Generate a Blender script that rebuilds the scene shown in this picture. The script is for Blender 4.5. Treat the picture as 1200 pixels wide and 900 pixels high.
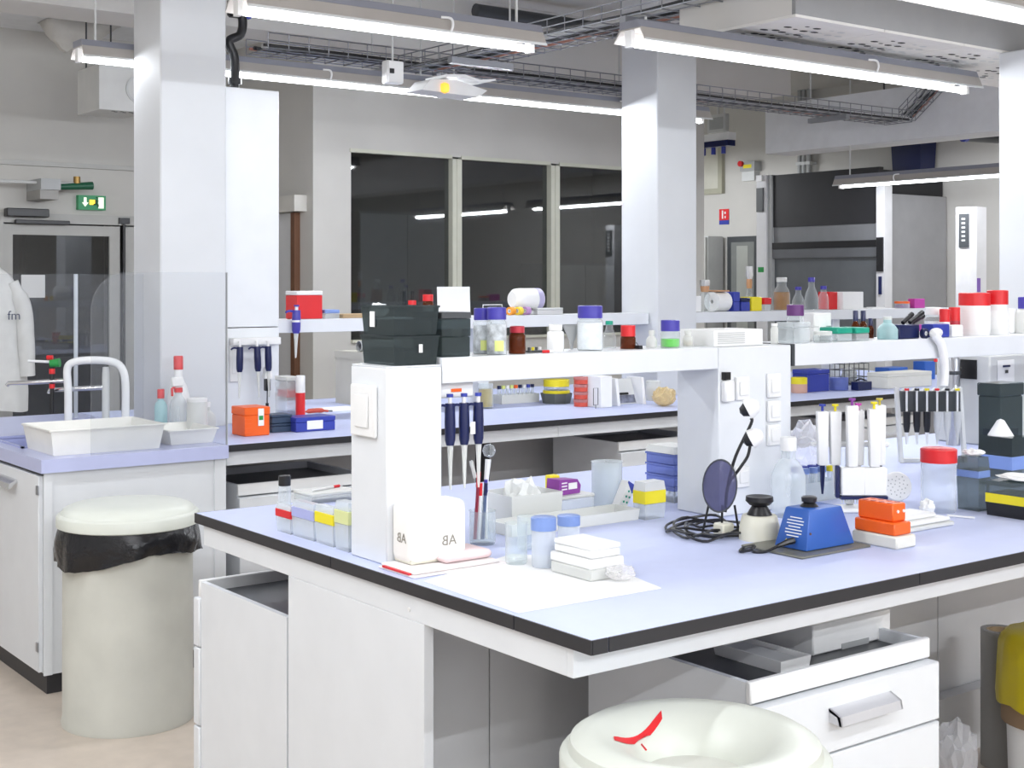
import bpy, bmesh, math, random
from mathutils import Vector, Matrix
random.seed(7)
for o in list(bpy.data.objects): bpy.data.objects.remove(o)
scene = bpy.context.scene
COL = scene.collection
PI = math.pi
# ---------------------------------------------------------------- camera
F, CX, HY, H = 1601.0, 600.0, 332.0, 1.57          # focal length (px), centre column, horizon row, eye height
YAW = math.atan2(2125, 1601)                        # bench direction +X lies this far right of the view axis
FW = Vector((math.cos(YAW), math.sin(YAW), 0)); RT = Vector((math.sin(YAW), -math.cos(YAW), 0))
cam = bpy.data.cameras.new('camera'); camo = bpy.data.objects.new('camera', cam); COL.objects.link(camo)
cam.sensor_width = 36; cam.lens = F / 1200 * 36; cam.shift_y = -(450 - HY) / 1200
cam.clip_start = .05; cam.clip_end = 100
camo.location = (0, 0, H); camo.rotation_euler = (PI / 2, 0, YAW - PI / 2)
scene.camera = camo
# ---------------------------------------------------------------- world and exposure
w = bpy.data.worlds.new('world'); scene.world = w; w.use_nodes = True
w.node_tree.nodes['Background'].inputs[0].default_value = (.75, .82, 1, 1)
w.node_tree.nodes['Background'].inputs[1].default_value = .05
vs = scene.view_settings
vs.view_transform = 'Standard'; vs.look = 'None'; vs.gamma = 1; vs.use_curve_mapping = False; vs.exposure = -0.06
LAMP_W = 17.5                                        # watts of each metre of fluorescent tube
LAMP_C = (.895, .935, 1.0)
try:
    scene.cycles.transparent_max_bounces = 24
except Exception: pass

# ---------------------------------------------------------------- pixel <-> place
def ray(px, py): return FW + RT * ((px - CX) / F) + Vector((0, 0, -(py - HY) / F))
def at(px, py, z=.9):
    d = ray(px, py); p = d * ((z - H) / d.z); p.z = z; return p
def onY(px, Y, z=0):
    d = ray(px, HY); p = d * (Y / d.y); p.z = z; return p
def onX(px, X, z=0):
    d = ray(px, HY); p = d * (X / d.x); p.z = z; return p
def dep(p): return p[0] * FW.x + p[1] * FW.y
def zat(py, p): return H - (py - HY) * dep(p) / F
def bx(L, C, R, T, z, B=None, Y=None):
    """axis-aligned box from its left, near-corner and right pixel columns -> (x0,y0,w,d,h)"""
    c = at(C, B, z) if B is not None else onY(C, Y, z)
    x1 = onY(R, c.y).x; y1 = onX(L, c.x).y
    return c.x, c.y, max(x1 - c.x, .01), max(y1 - c.y, .01), max(zat(T, c) - z, .004)
def cy(L, R, T, z, B=None, Y=None):
    """upright round thing -> (centre, radius, height)"""
    px = (L + R) / 2
    if B is not None:
        p = at(px, B, z); r = (R - L) / 2 * dep(p) / F
        u = Vector((p.x, p.y, 0)).normalized(); p = p + u * r; p.z = z
    else: p = onY(px, Y, z)
    r = (R - L) / 2 * dep(p) / F
    return p, r, zat(T, p) - z

# ---------------------------------------------------------------- materials
MATS = {}
def mat(n, c=(.8, .8, .8), rough=.5, metal=0, var=0, scale=8, bump=0, spec=.5, emit=None, es=1):
    if n in MATS: return MATS[n]
    m = bpy.data.materials.new(n); m.use_nodes = True; nt = m.node_tree; b = nt.nodes['Principled BSDF']
    b.inputs['Base Color'].default_value = (*c, 1); b.inputs['Roughness'].default_value = rough
    b.inputs['Metallic'].default_value = metal; b.inputs['Specular IOR Level'].default_value = spec
    tc = nt.nodes.new('ShaderNodeTexCoord')
    nz = nt.nodes.new('ShaderNodeTexNoise'); nz.inputs['Scale'].default_value = scale; nz.inputs['Detail'].default_value = 5
    nt.links.new(tc.outputs['Object'], nz.inputs['Vector'])
    v = var if var else .04
    rp = nt.nodes.new('ShaderNodeMapRange'); rp.inputs['From Min'].default_value = .3; rp.inputs['From Max'].default_value = .7
    rp.inputs['To Min'].default_value = 1 - v; rp.inputs['To Max'].default_value = 1 + v
    nt.links.new(nz.outputs['Fac'], rp.inputs['Value'])
    hs = nt.nodes.new('ShaderNodeHueSaturation'); hs.inputs['Color'].default_value = (*c, 1)
    nt.links.new(rp.outputs['Result'], hs.inputs['Value']); nt.links.new(hs.outputs['Color'], b.inputs['Base Color'])
    if bump:
        bp = nt.nodes.new('ShaderNodeBump'); bp.inputs['Strength'].default_value = bump; bp.inputs['Distance'].default_value = .01
        nt.links.new(nz.outputs['Fac'], bp.inputs['Height']); nt.links.new(bp.outputs['Normal'], b.inputs['Normal'])
    if emit: b.inputs['Emission Color'].default_value = (*emit, 1); b.inputs['Emission Strength'].default_value = es
    MATS[n] = m; return m
def clear(n, c=(1, 1, 1), a=.12, body=None, rough=.05):
    """see-through plastic or glass: transparent, with a share `a` of surface and mirror-like rims"""
    if n in MATS: return MATS[n]
    m = bpy.data.materials.new(n); m.use_nodes = True; nt = m.node_tree; b = nt.nodes['Principled BSDF']
    b.inputs['Base Color'].default_value = (*(body or c), 1); b.inputs['Roughness'].default_value = rough
    t = nt.nodes.new('ShaderNodeBsdfTransparent'); t.inputs[0].default_value = (*c, 1)
    lw = nt.nodes.new('ShaderNodeLayerWeight'); lw.inputs['Blend'].default_value = .25
    mp = nt.nodes.new('ShaderNodeMapRange'); mp.inputs['To Min'].default_value = a; mp.inputs['To Max'].default_value = min(1, a + .55)
    nz = nt.nodes.new('ShaderNodeTexNoise'); nz.inputs['Scale'].default_value = 12
    mx = nt.nodes.new('ShaderNodeMixShader')
    nt.links.new(lw.outputs['Facing'], mp.inputs['Value']); nt.links.new(mp.outputs['Result'], mx.inputs[0])
    nt.links.new(t.outputs[0], mx.inputs[1]); nt.links.new(b.outputs[0], mx.inputs[2])
    nt.links.new(mx.outputs[0], nt.nodes['Material Output'].inputs['Surface'])
    MATS[n] = m; return m
def pane(n, tint=(1, 1, 1), refl=.04, blend=.1):
    if n in MATS: return MATS[n]
    m = bpy.data.materials.new(n); m.use_nodes = True; nt = m.node_tree; nt.nodes.remove(nt.nodes['Principled BSDF'])
    t = nt.nodes.new('ShaderNodeBsdfTransparent'); t.inputs[0].default_value = (*tint, 1)
    g = nt.nodes.new('ShaderNodeBsdfGlossy'); g.inputs['Roughness'].default_value = .02
    lw = nt.nodes.new('ShaderNodeLayerWeight'); lw.inputs['Blend'].default_value = blend
    mp = nt.nodes.new('ShaderNodeMapRange'); mp.inputs['To Min'].default_value = refl; mp.inputs['To Max'].default_value = .5
    mx = nt.nodes.new('ShaderNodeMixShader')
    nt.links.new(lw.outputs['Fresnel'], mp.inputs['Value']); nt.links.new(mp.outputs['Result'], mx.inputs[0])
    nt.links.new(t.outputs[0], mx.inputs[1]); nt.links.new(g.outputs[0], mx.inputs[2])
    nt.links.new(mx.outputs[0], nt.nodes['Material Output'].inputs['Surface'])
    MATS[n] = m; return m

WHITE = mat('white_laminate', (.76, .78, .80), .35, var=.02)
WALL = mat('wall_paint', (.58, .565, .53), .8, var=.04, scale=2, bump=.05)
COLM = mat('column_paint', (.67, .685, .70), .6, var=.03, scale=3, bump=.03)
CEIL = mat('ceiling_paint', (.68, .665, .63), .85, var=.04, scale=1.5)
FLOOR = mat('vinyl_floor', (.57, .49, .41), .35, var=.06, scale=14)
TOP = mat('worktop_lilac', (.56, .61, .84), .5, var=.015, scale=20, spec=.3)
SINKM = mat('sink_lilac', (.38, .41, .66), .3, var=.04)
BLACK = mat('black_edge', (.022, .022, .026), .45)
BLACKP = mat('black_plastic', (.012, .012, .014), .35)
GREYL = mat('grey_laminate', (.62, .62, .62), .5, var=.02)
DARKT = mat('dark_liner', (.035, .038, .045), .3)
BINM = mat('bin_grey_green', (.66, .68, .61), .38, var=.05, scale=4)
BINBODY = mat('bin_painted_steel', (.60, .60, .54), .4, var=.07, scale=5)
BAGM = mat('black_bin_bag', (.008, .008, .01), .18, bump=.6, scale=30)
YBAG = clear('yellow_bin_bag', (.85, .72, .02), .75, (.65, .52, .01), .3)
CHROME = mat('chrome', (.75, .76, .78), .2, 1)
STEEL = mat('brushed_steel', (.42, .43, .46), .35, .9)
LAMPG = mat('lamp_grey', (.30, .31, .36), .4, .3)
LAMPR = mat('lamp_reflector', (.46, .43, .40), .35, .2)
WIRE = mat('tray_wire', (.32, .33, .36), .35, .8)
TUBE = mat('lamp_tube', (1, 1, 1), .4, emit=(.95, .97, 1), es=9)
WP = mat('white_plastic', (.84, .84, .83), .35)
CREAM = mat('cream_plastic', (.74, .72, .60), .4)
PAPER = mat('white_paper', (.86, .86, .85), .8, var=.02)
PINK = mat('pink_pad', (.84, .66, .66), .9, var=.1)
RED = mat('red_plastic', (.70, .02, .025), .35)
REDD = mat('dark_red_plastic', (.45, .02, .04), .4)
ORANGE = mat('orange_plastic', (.90, .13, .012), .35)
BLUE = mat('blue_plastic', (.035, .055, .36), .35)
BLUEV = mat('violet_blue_cap', (.06, .05, .36), .35)
LBLUE = mat('light_blue_cap', (.20, .30, .62), .4)
NAVY = mat('navy_plastic', (.008, .014, .075), .3)
MIXB = mat('mixer_blue', (.022, .10, .40), .4)
PURPLE = mat('purple_print', (.27, .05, .33), .5)
MAGENTA = mat('magenta_print', (.55, .06, .40), .5)
YELLOW = mat('yellow_plastic', (.85, .72, .02), .4)
GREEN = mat('green_plastic', (.02, .28, .06), .4)
TEAL = mat('teal_lid', (.01, .33, .22), .4)
GREENL = mat('green_liquid', (.10, .62, .04), .2)
AMBER = clear('amber_glass', (.45, .13, .02), .45, (.14, .03, .004))
BROWN = mat('brown_wood', (.16, .07, .035), .6)
CARD = mat('cardboard', (.42, .30, .17), .8)
GLASS = clear('clear_glass', (.96, .98, .98), .10, (.85, .88, .9))
CLEAR = clear('clear_plastic', (.95, .97, .97), .28, (.82, .86, .88), .15)
FROST = clear('frosted_plastic', (.95, .95, .93), .6, (.85, .86, .83), .35)
SMOKE = clear('smoky_plastic', (.32, .37, .37), .38, (.07, .09, .095), .1)
SMOKEL = clear('light_smoky_plastic', (.55, .60, .60), .30, (.22, .26, .27), .1)
BLUECL = clear('blue_clear_plastic', (.55, .62, .95), .55, (.22, .28, .66), .2)
CYANCL = clear('pale_cyan_plastic', (.75, .95, .95), .55, (.55, .80, .82), .3)
PLEXI = clear('acrylic_sheet', (.95, .955, .96), .025, (.7, .72, .76), .08)
LENS = clear('smoky_lens', (.45, .45, .60), .35, (.14, .14, .24), .05)
YLIQ = clear('yellow_liquid', (.80, .66, .14), .55, (.66, .50, .07), .1)
ALIQ = clear('orange_liquid', (.70, .36, .05), .6, (.50, .23, .02), .1)
GREYB = mat('grey_plastic', (.40, .41, .41), .45)
LGREY = mat('light_grey_plastic', (.62, .63, .62), .45)
DGREY = mat('dark_grey_plastic', (.055, .06, .065), .4)
WGLASS = pane('window_glass', (.55, .57, .58), .10, .12)
HOODP = mat('hood_dark_panel', (.018, .018, .021), .5)
HOODG = mat('hood_grey', (.12, .125, .135), .4)

# ---------------------------------------------------------------- geometry helpers
def NB(): return bmesh.new()
def box(bm, x0, y0, z0, x1, y1, z1, bev=0, seg=1):
    vs_ = [bm.verts.new((x, y, z)) for z in (z0, z1) for y in (y0, y1) for x in (x0, x1)]
    fs = [bm.faces.new([vs_[i] for i in f]) for f in ((0, 2, 3, 1), (4, 5, 7, 6), (0, 1, 5, 4), (2, 6, 7, 3), (0, 4, 6, 2), (1, 3, 7, 5))]
    if bev:
        es = list({e for f in fs for e in f.edges})
        bmesh.ops.bevel(bm, geom=es, offset=bev, segments=seg, profile=.5, affect='EDGES')
    return bm
def lathe(bm, prof, n=24, c=(0, 0, 0), a0=0, close=True):
    rings = []
    for r, z in prof:
        if r < 1e-5: rings.append([bm.verts.new((c[0], c[1], c[2] + z))])
        else: rings.append([bm.verts.new((c[0] + r * math.cos(2 * PI * i / n + a0), c[1] + r * math.sin(2 * PI * i / n + a0), c[2] + z)) for i in range(n)])
    for A, B in zip(rings, rings[1:]):
        for i in range(n):
            j = (i + 1) % n
            if len(A) == 1 and len(B) == 1: continue
            if len(A) == 1: bm.faces.new((A[0], B[j], B[i]))
            elif len(B) == 1: bm.faces.new((A[i], A[j], B[0]))
            else: bm.faces.new((A[i], A[j], B[j], B[i]))
    return bm
def cyl(bm, c, r, h, n=20, r2=None):
    r2 = r if r2 is None else r2
    return lathe(bm, [(0, 0), (r, 0), (r2, h), (0, h)], n, c)
def tube(bm, pts, r, n=8, cap=True):
    pts = [Vector(p) for p in pts]; rings = []; up = None
    for i, p in enumerate(pts):
        t = (pts[min(i + 1, len(pts) - 1)] - pts[max(i - 1, 0)]).normalized()
        if up is None: up = t.orthogonal().normalized()
        up = (up - t * up.dot(t)); up = up.normalized() if up.length > 1e-6 else t.orthogonal().normalized()
        s = t.cross(up); rr = r[i] if isinstance(r, (list, tuple)) else r
        rings.append([bm.verts.new(p + (up * math.cos(2 * PI * k / n) + s * math.sin(2 * PI * k / n)) * rr) for k in range(n)])
    for A, B in zip(rings, rings[1:]):
        for k in range(n): bm.faces.new((A[k], A[(k + 1) % n], B[(k + 1) % n], B[k]))
    if cap: bm.faces.new(rings[0][::-1]); bm.faces.new(rings[-1])
    return bm
def smoothpts(pts, k=6):
    pts = [Vector(p) for p in pts]; out = []
    P = [pts[0]] + pts + [pts[-1]]
    for i in range(1, len(P) - 2):
        for j in range(k):
            t = j / k; a, b, c, d = P[i - 1], P[i], P[i + 1], P[i + 2]
            out.append(.5 * ((2 * b) + (c - a) * t + (2 * a - 5 * b + 4 * c - d) * t * t + (3 * b - a - 3 * c + d) * t ** 3))
    return out + [pts[-1]]
def prism(bm, poly, a0, a1, axis='y'):
    def q(u, v, a): return {'y': (u, a, v), 'x': (a, u, v), 'z': (u, v, a)}[axis]
    A = [bm.verts.new(q(u, v, a0)) for u, v in poly]; B = [bm.verts.new(q(u, v, a1)) for u, v in poly]
    n = len(poly); bm.faces.new(A[::-1]); bm.faces.new(B)
    for i in range(n): bm.faces.new((A[i], A[(i + 1) % n], B[(i + 1) % n], B[i]))
    return bm
def frustum(bm, b, t, z0, z1, bev=0):
    """rectangular frustum: b, t = (x0,y0,x1,y1)"""
    v = [bm.verts.new(p) for p in ((b[0], b[1], z0), (b[2], b[1], z0), (b[2], b[3], z0), (b[0], b[3], z0), (t[0], t[1], z1), (t[2], t[1], z1), (t[2], t[3], z1), (t[0], t[3], z1))]
    fs = [bm.faces.new([v[i] for i in f]) for f in ((3, 2, 1, 0), (4, 5, 6, 7), (0, 1, 5, 4), (1, 2, 6, 5), (2, 3, 7, 6), (3, 0, 4, 7))]
    if bev: bmesh.ops.bevel(bm, geom=list({e for f in fs for e in f.edges}), offset=bev, segments=2, profile=.5, affect='EDGES')
    return bm
def obj(name, bm, m, parent=None, loc=None, rot=None, smooth=True):
    bmesh.ops.recalc_face_normals(bm, faces=bm.faces[:])
    me = bpy.data.meshes.new(name); bm.to_mesh(me); bm.free(); me.materials.append(m)
    if smooth:
        for p in me.polygons: p.use_smooth = True
        me.set_sharp_from_angle(angle=math.radians(38))
    o = bpy.data.objects.new(name, me); COL.objects.link(o)
    if parent: o.parent = parent
    if loc is not None: o.location = loc
    if rot is not None: o.rotation_euler = rot
    return o
def tag(o, label, cat, group=None):
    o['label'] = label; o['category'] = cat
    if group: o['group'] = group
    return o
def thing(name, label, cat, loc=(0, 0, 0), rz=0, group=None):
    o = bpy.data.objects.new(name, None); COL.objects.link(o); o.empty_display_size = .05
    o.location = loc; o.rotation_euler = (0, 0, rz); return tag(o, label, cat, group)
def struct(o, label=None, cat=None):
    o['kind'] = 'structure'
    if label: o['label'] = label
    if cat: o['category'] = cat
    return o
def sroot(name, label, cat, loc=(0, 0, 0)):
    o = bpy.data.objects.new(name, None); COL.objects.link(o); o.location = loc; return struct(o, label, cat)
def text(s, size, m, parent, loc, rot, name='lettering', mirror=False):
    cu = bpy.data.curves.new('t', 'FONT'); cu.body = s; cu.size = size; cu.align_x = 'CENTER'; cu.align_y = 'CENTER'; cu.resolution_u = 2
    cu.extrude = .0004
    to = bpy.data.objects.new('t', cu); COL.objects.link(to)
    dg = bpy.context.evaluated_depsgraph_get(); me = bpy.data.meshes.new_from_object(to.evaluated_get(dg))
    bpy.data.objects.remove(to); bpy.data.curves.remove(cu)
    if mirror: me.transform(Matrix.Scale(-1, 4, (1, 0, 0)))
    me.materials.clear(); me.materials.append(m)
    o = bpy.data.objects.new(name, me); COL.objects.link(o); o.parent = parent; o.location = loc; o.rotation_euler = rot
    return o
RNX = (PI / 2, 0, -PI / 2)      # lettering on a face that looks towards -X
RNY = (PI / 2, 0, 0)            # lettering on a face that looks towards -Y
def dup(root, loc, rz=None, label=None):
    r = root.copy(); COL.objects.link(r); r.location = loc
    if rz is not None: r.rotation_euler = (0, 0, rz)
    if label: r['label'] = label
    for ch in root.children:
        c = ch.copy(); COL.objects.link(c); c.parent = r
        for g in ch.children:
            d = g.copy(); COL.objects.link(d); d.parent = c
    return r

# ================================================================ THE ROOM
CZ = 3.5
XL, XR, YF, YB = -3.0, 10.6, -3.0, 10.0
def sbox(name, m, b, parent=None, bev=0): return obj(name, box(NB(), *b, bev=bev), m, parent, smooth=False)
struct(sbox('floor', FLOOR, (XL - .1, YF - .1, -.1, XR + .1, 13, 0)), 'beige speckled vinyl laboratory floor', 'floor')
struct(sbox('ceiling', CEIL, (XL - .1, YF - .1, CZ, XR + .1, 13, CZ + .1)), 'high grey painted ceiling above the lamps', 'ceiling')
WALLW = mat('bounce_wall_white', (.80, .80, .79), .8, var=.03, scale=2)  # whitened for the unseen left and front walls, to bounce more light
struct(sbox('wall_left', WALLW, (XL - .1, YF, 0, XL, 13, CZ)), 'plain painted wall of the laboratory', 'wall')
struct(sbox('wall_front', WALLW, (XL, YF - .1, 0, XR, YF, CZ)), 'plain painted wall of the laboratory', 'wall')
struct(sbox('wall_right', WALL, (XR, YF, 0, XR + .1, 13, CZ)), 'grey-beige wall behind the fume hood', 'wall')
# back wall (Y=10) with the opening of the double door, corridor beyond
wb = sroot('wall_back', 'warm grey back wall around the glazed double door', 'wall')
DX0, DX1, DZ = 2.92, 4.60, 2.075
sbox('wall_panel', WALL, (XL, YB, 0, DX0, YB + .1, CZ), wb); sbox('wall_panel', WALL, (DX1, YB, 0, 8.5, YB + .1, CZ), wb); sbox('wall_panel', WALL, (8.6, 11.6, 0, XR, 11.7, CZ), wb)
sbox('wall_panel', WALL, (DX0, YB, DZ, DX1, YB + .1, CZ), wb)
cw = sroot('wall_corridor', 'dim corridor wall seen through the glazed door', 'wall')
sbox('wall_panel', WALL, (XL, 12.9, 0, XR, 13, CZ), cw)
for k, (x0, x1, m) in enumerate([(3.55, 3.95, GREYL), (4.02, 4.75, HOODP), (4.9, 5.3, GREYL)]):
    sbox('corridor_panel', m, (x0, 12.8, 0, x1, 12.9, 2.3), cw)
struct(sbox('wall_corridor_end', WALL, (6.6, 10.1, 0, 6.7, 12.9, CZ)), 'end wall of the dim corridor', 'wall')
d1 = sroot('door_1', 'grey framed double door with dark glass under the exit sign', 'door')
FRM = mat('door_frame_grey', (.46, .455, .43), .5)
sbox('door_frame', FRM, (DX0, 9.94, DZ - .07, DX1, 10.05, DZ), d1); sbox('door_frame', FRM, (DX0, 9.94, 0, DX0 + .04, 10.05, DZ - .07), d1)
sbox('door_frame', FRM, (DX1 - .04, 9.94, 0, DX1, 10.05, DZ - .07), d1)
for x0, x1 in ((DX0 + .04, 3.82), (3.86, DX1 - .04)):
    bm = NB(); box(bm, x0, 9.96, .0, x0 + .07, 10.01, 1.995); box(bm, x1 - .08, 9.96, 0, x1, 10.01, 1.995)
    box(bm, x0 + .07, 9.96, 1.92, x1 - .08, 10.01, 1.995); box(bm, x0 + .07, 9.96, 0, x1 - .08, 10.01, .12)
    lf = obj('door_leaf', bm, FRM, d1, smooth=False)
    sbox('door_pane', WGLASS, (x0 + .07, 9.98, .12, x1 - .08, 9.985, 1.92), lf)
    bm = NB(); cyl(bm, (x0 + .12 if x0 < 3 else x1 - .12, 9.94, 1.02), .012, .12); obj('door_handle', bm, CHROME, lf)
bm = NB(); box(bm, 2.96, 9.86, 2.045, 3.26, 9.94, 2.105, .006); box(bm, 3.03, 9.89, 1.995, 3.42, 9.93, 2.025, .004)
tag(obj('door_closer', bm, BLACKP), 'black door closer at the top of the exit door', 'door closer')
bm = NB(); tube(bm, [(3.84, 9.93, .05), (3.84, 9.93, 2.03)], .011); box(bm, 3.80, 9.915, 2.015, 3.88, 9.95, 2.06)
tag(obj('panic_bar', bm, BLACKP), 'tall thin black locking rod between the door leaves', 'rod')
p0 = onY(25, 9.95); p1 = onY(53, 9.95)
bm = NB(); box(bm, p0.x, 9.953, zat(349, p0), p1.x, 9.956, zat(322, p0)); tag(obj('paper_notice', bm, PAPER), 'blank white paper notice taped to the door glass', 'notice')

# room behind the dark windows
WY = 8.6; WX = 4.71
ww = sroot('wall_windows', 'warm grey partition wall that holds the dark windows', 'wall')
zt, zs = 2.535, 1.16
panes = [(5.02, 5.905), (5.99, 6.865), (6.955, 7.86)]
for b in ((WX, WY, 0, 8.6, WY + .1, zs), (WX, WY, zt, 8.6, WY + .1, CZ), (WX, WY, zs, panes[0][0], WY + .1, zt), (panes[2][1], WY, zs, 8.6, WY + .1, zt)):
    sbox('wall_panel', WALL, b, ww)
MULL = mat('window_frame_cream', (.60, .60, .50), .5)
for i, (a, b) in enumerate(panes):
    wn = sroot('window_%d' % (i + 1), 'dark interior window pane in a cream frame', 'window')
    sbox('window_pane', WGLASS, (a, WY + .045, zs, b, WY + .05, zt), wn)
    bm = NB(); box(bm, a - .012 if i == 0 else a, WY - .01, zt - .015, b, WY + .04, zt + .012); obj('window_frame', bm, MULL, wn, smooth=False)
    if i < 2: bm = NB(); box(bm, b, WY - .012, zs, panes[i + 1][0], WY + .1, zt - .016); box(bm, (b + panes[i + 1][0]) / 2 - .004, WY - .018, zs, (b + panes[i + 1][0]) / 2 + .004, WY - .011, zt - .016); obj('window_mullion', bm, MULL, wn, smooth=False)
    bm = NB(); box(bm, a, WY - .03, zs - .02, b, WY + .04, zs); obj('window_sill', bm, MULL, wn, smooth=False)
ws = sroot('wall_partition', 'shaded partition wall with the narrow door', 'wall')
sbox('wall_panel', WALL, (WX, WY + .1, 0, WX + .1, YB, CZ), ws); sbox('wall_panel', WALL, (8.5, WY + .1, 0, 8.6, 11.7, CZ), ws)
q = onX(347, WX); q2 = onX(358, WX)
d2 = sroot('door_2', 'narrow grey door with a brown edge and a header box', 'door')
sbox('door_leaf', GREYL, (WX - .03, q.y, 0, WX, 9.95, 2.08), d2); sbox('door_jamb', BROWN, (WX - .045, q.y - .06, 0, WX, q.y, 2.08), d2)
sbox('door_header', mat('header_cream', (.62, .60, .55), .5), (WX - .10, q2.y - .02, 2.085, WX, 9.9, 2.2), d2)
# dim furniture in the dark room
for i, (x0, x1, h, l) in enumerate([(5.6, 6.5, 2.15, 'tall pale cupboard in the dark room behind the glass'), (7.6, 8.3, 1.75, 'low pale cupboard in the dark room behind the glass')]):
    t = thing('dark_room_cupboard', l, 'cupboard', (x0, 9.45, 0)); W = x1 - x0
    obj('body', box(NB(), 0, .02, 0, W, .5, h), LGREY, t, smooth=False)
    for s in (0, 1):
        d = obj('cupboard_door', box(NB(), s * W / 2 + .004, 0, .08, (s + 1) * W / 2 - .004, .02, h - .02), WP, t, smooth=False)
        obj('handle', box(NB(), W / 2 + (-.05 if s == 0 else .03), -.02, h * .55, W / 2 + (-.03 if s == 0 else .05), 0, h * .7), STEEL, d)
t = thing('dark_room_bench', 'long bench standing in the dark room behind the glass', 'bench', (6.6, 9.3, 0))
obj('worktop', box(NB(), 0, 0, .88, .95, .65, .92), LGREY, t); obj('bench_body', box(NB(), .02, .05, 0, .93, .65, .88), GREYL, t)
t = thing('wash_bottle', 'white wash bottle standing behind the dark window', 'bottle', (6.96 + .2, 8.83, zs)); 
obj('body', lathe(NB(), [(0, 0), (.045, 0), (.045, .14), (.015, .18), (.015, .2), (0, .2)], 16), FROST, t)
obj('cap', lathe(NB(), [(.016, .2), (.016, .235), (0, .24)], 12), WP, t)
sbox('shelf_ledge', LGREY, (panes[0][0], WY + .1, zs - .03, 8.4, WY + .36, zs), ww)

# columns
CW = .325
for i, (x, y, h) in enumerate([(2.477, 5.96, CZ), (5.573, 5.96, CZ), (5.573, 3.35, 2.63)]):
    struct(sbox('column_%d' % (i + 1), COLM, (x, y, 0, x + CW, y + CW, h), bev=.006), 'square white concrete column ' + ('beside the sink', 'between the two back shelves', 'under the perforated ceiling plenum')[i], 'column')
# beams
BEAMM = mat('beam_white', (.78, .79, .80), .7)
struct(sbox('beam_back', BEAMM, (XL, 9.42, 3.40, WX, YB, CZ)), 'white downstand beam along the back wall top', 'beam')
struct(sbox('trim_1', FRM, (XL, 9.96, 2.42, WX, YB, 2.455)), 'grey cable trunking along the back wall', 'trim')
struct(sbox('beam_right', BEAMM, (8.95, -2.9, 2.70, 9.3, 8.2, 3.12)), 'broad pale duct crossing below the ceiling before the fume hood', 'beam')
struct(sbox('beam_middle', CEIL, (XL, 7.6, 3.12, 8.6, 8.0, CZ)), 'grey ceiling beam in front of the window wall', 'beam')

# ceiling plenum with perforated panels
PX0, PX1, PY0, PY1, PZ = 4.17, 7.05, 3.66, 4.32, 2.63
pl = thing('ceiling_plenum', 'dropped white air plenum with perforated panels over the benches', 'plenum', (0, 0, 0))
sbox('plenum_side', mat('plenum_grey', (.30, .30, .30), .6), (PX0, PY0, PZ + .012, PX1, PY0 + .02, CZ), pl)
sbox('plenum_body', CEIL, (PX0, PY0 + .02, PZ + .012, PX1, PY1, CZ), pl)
PERF = mat('perforated_panel', (.80, .78, .74), .6); SLOT = mat('vent_slot', (.04, .04, .04), .8)
for k in range(5):
    x = PX0 + k * .56; x1 = min(x + .556, PX1)
    pn = obj('ceiling_panel', box(NB(), x, PY0, PZ, x1, PY1, PZ + .0115), PERF, pl, smooth=False)
    for nm, m, ox, n_ in (('vent_slots', SLOT, .25, 1.0), ('vent_slots', LGREY, .42, .8)):  # second, paler cluster paints the light caught by the perforations
        bm = NB()
        for r_, c_ in ((.0, 1), (.055, 5), (.105, 9), (.15, 12)):
            for j in range(c_):
                a = 2 * PI * j / c_ + r_ * 9; s_ = .024 if (j + int(r_ * 100)) % 3 else .014
                ux, uy = x + ox * .9 + r_ * .85 * math.cos(a), (PY0 + PY1) / 2 + r_ * 1.5 * math.sin(a)
                if ux > x1 - .03 or ux < x + .03: continue
                v = [bm.verts.new((ux + s_ * .9 * math.cos(q_), uy + s_ * .6 * math.sin(q_), PZ - .0015)) for q_ in [2 * PI * i / 8 for i in range(8)]]; bm.faces.new(v)
        obj(nm, bm, m, pn, smooth=False)['kind'] = 'stuff'

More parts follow.
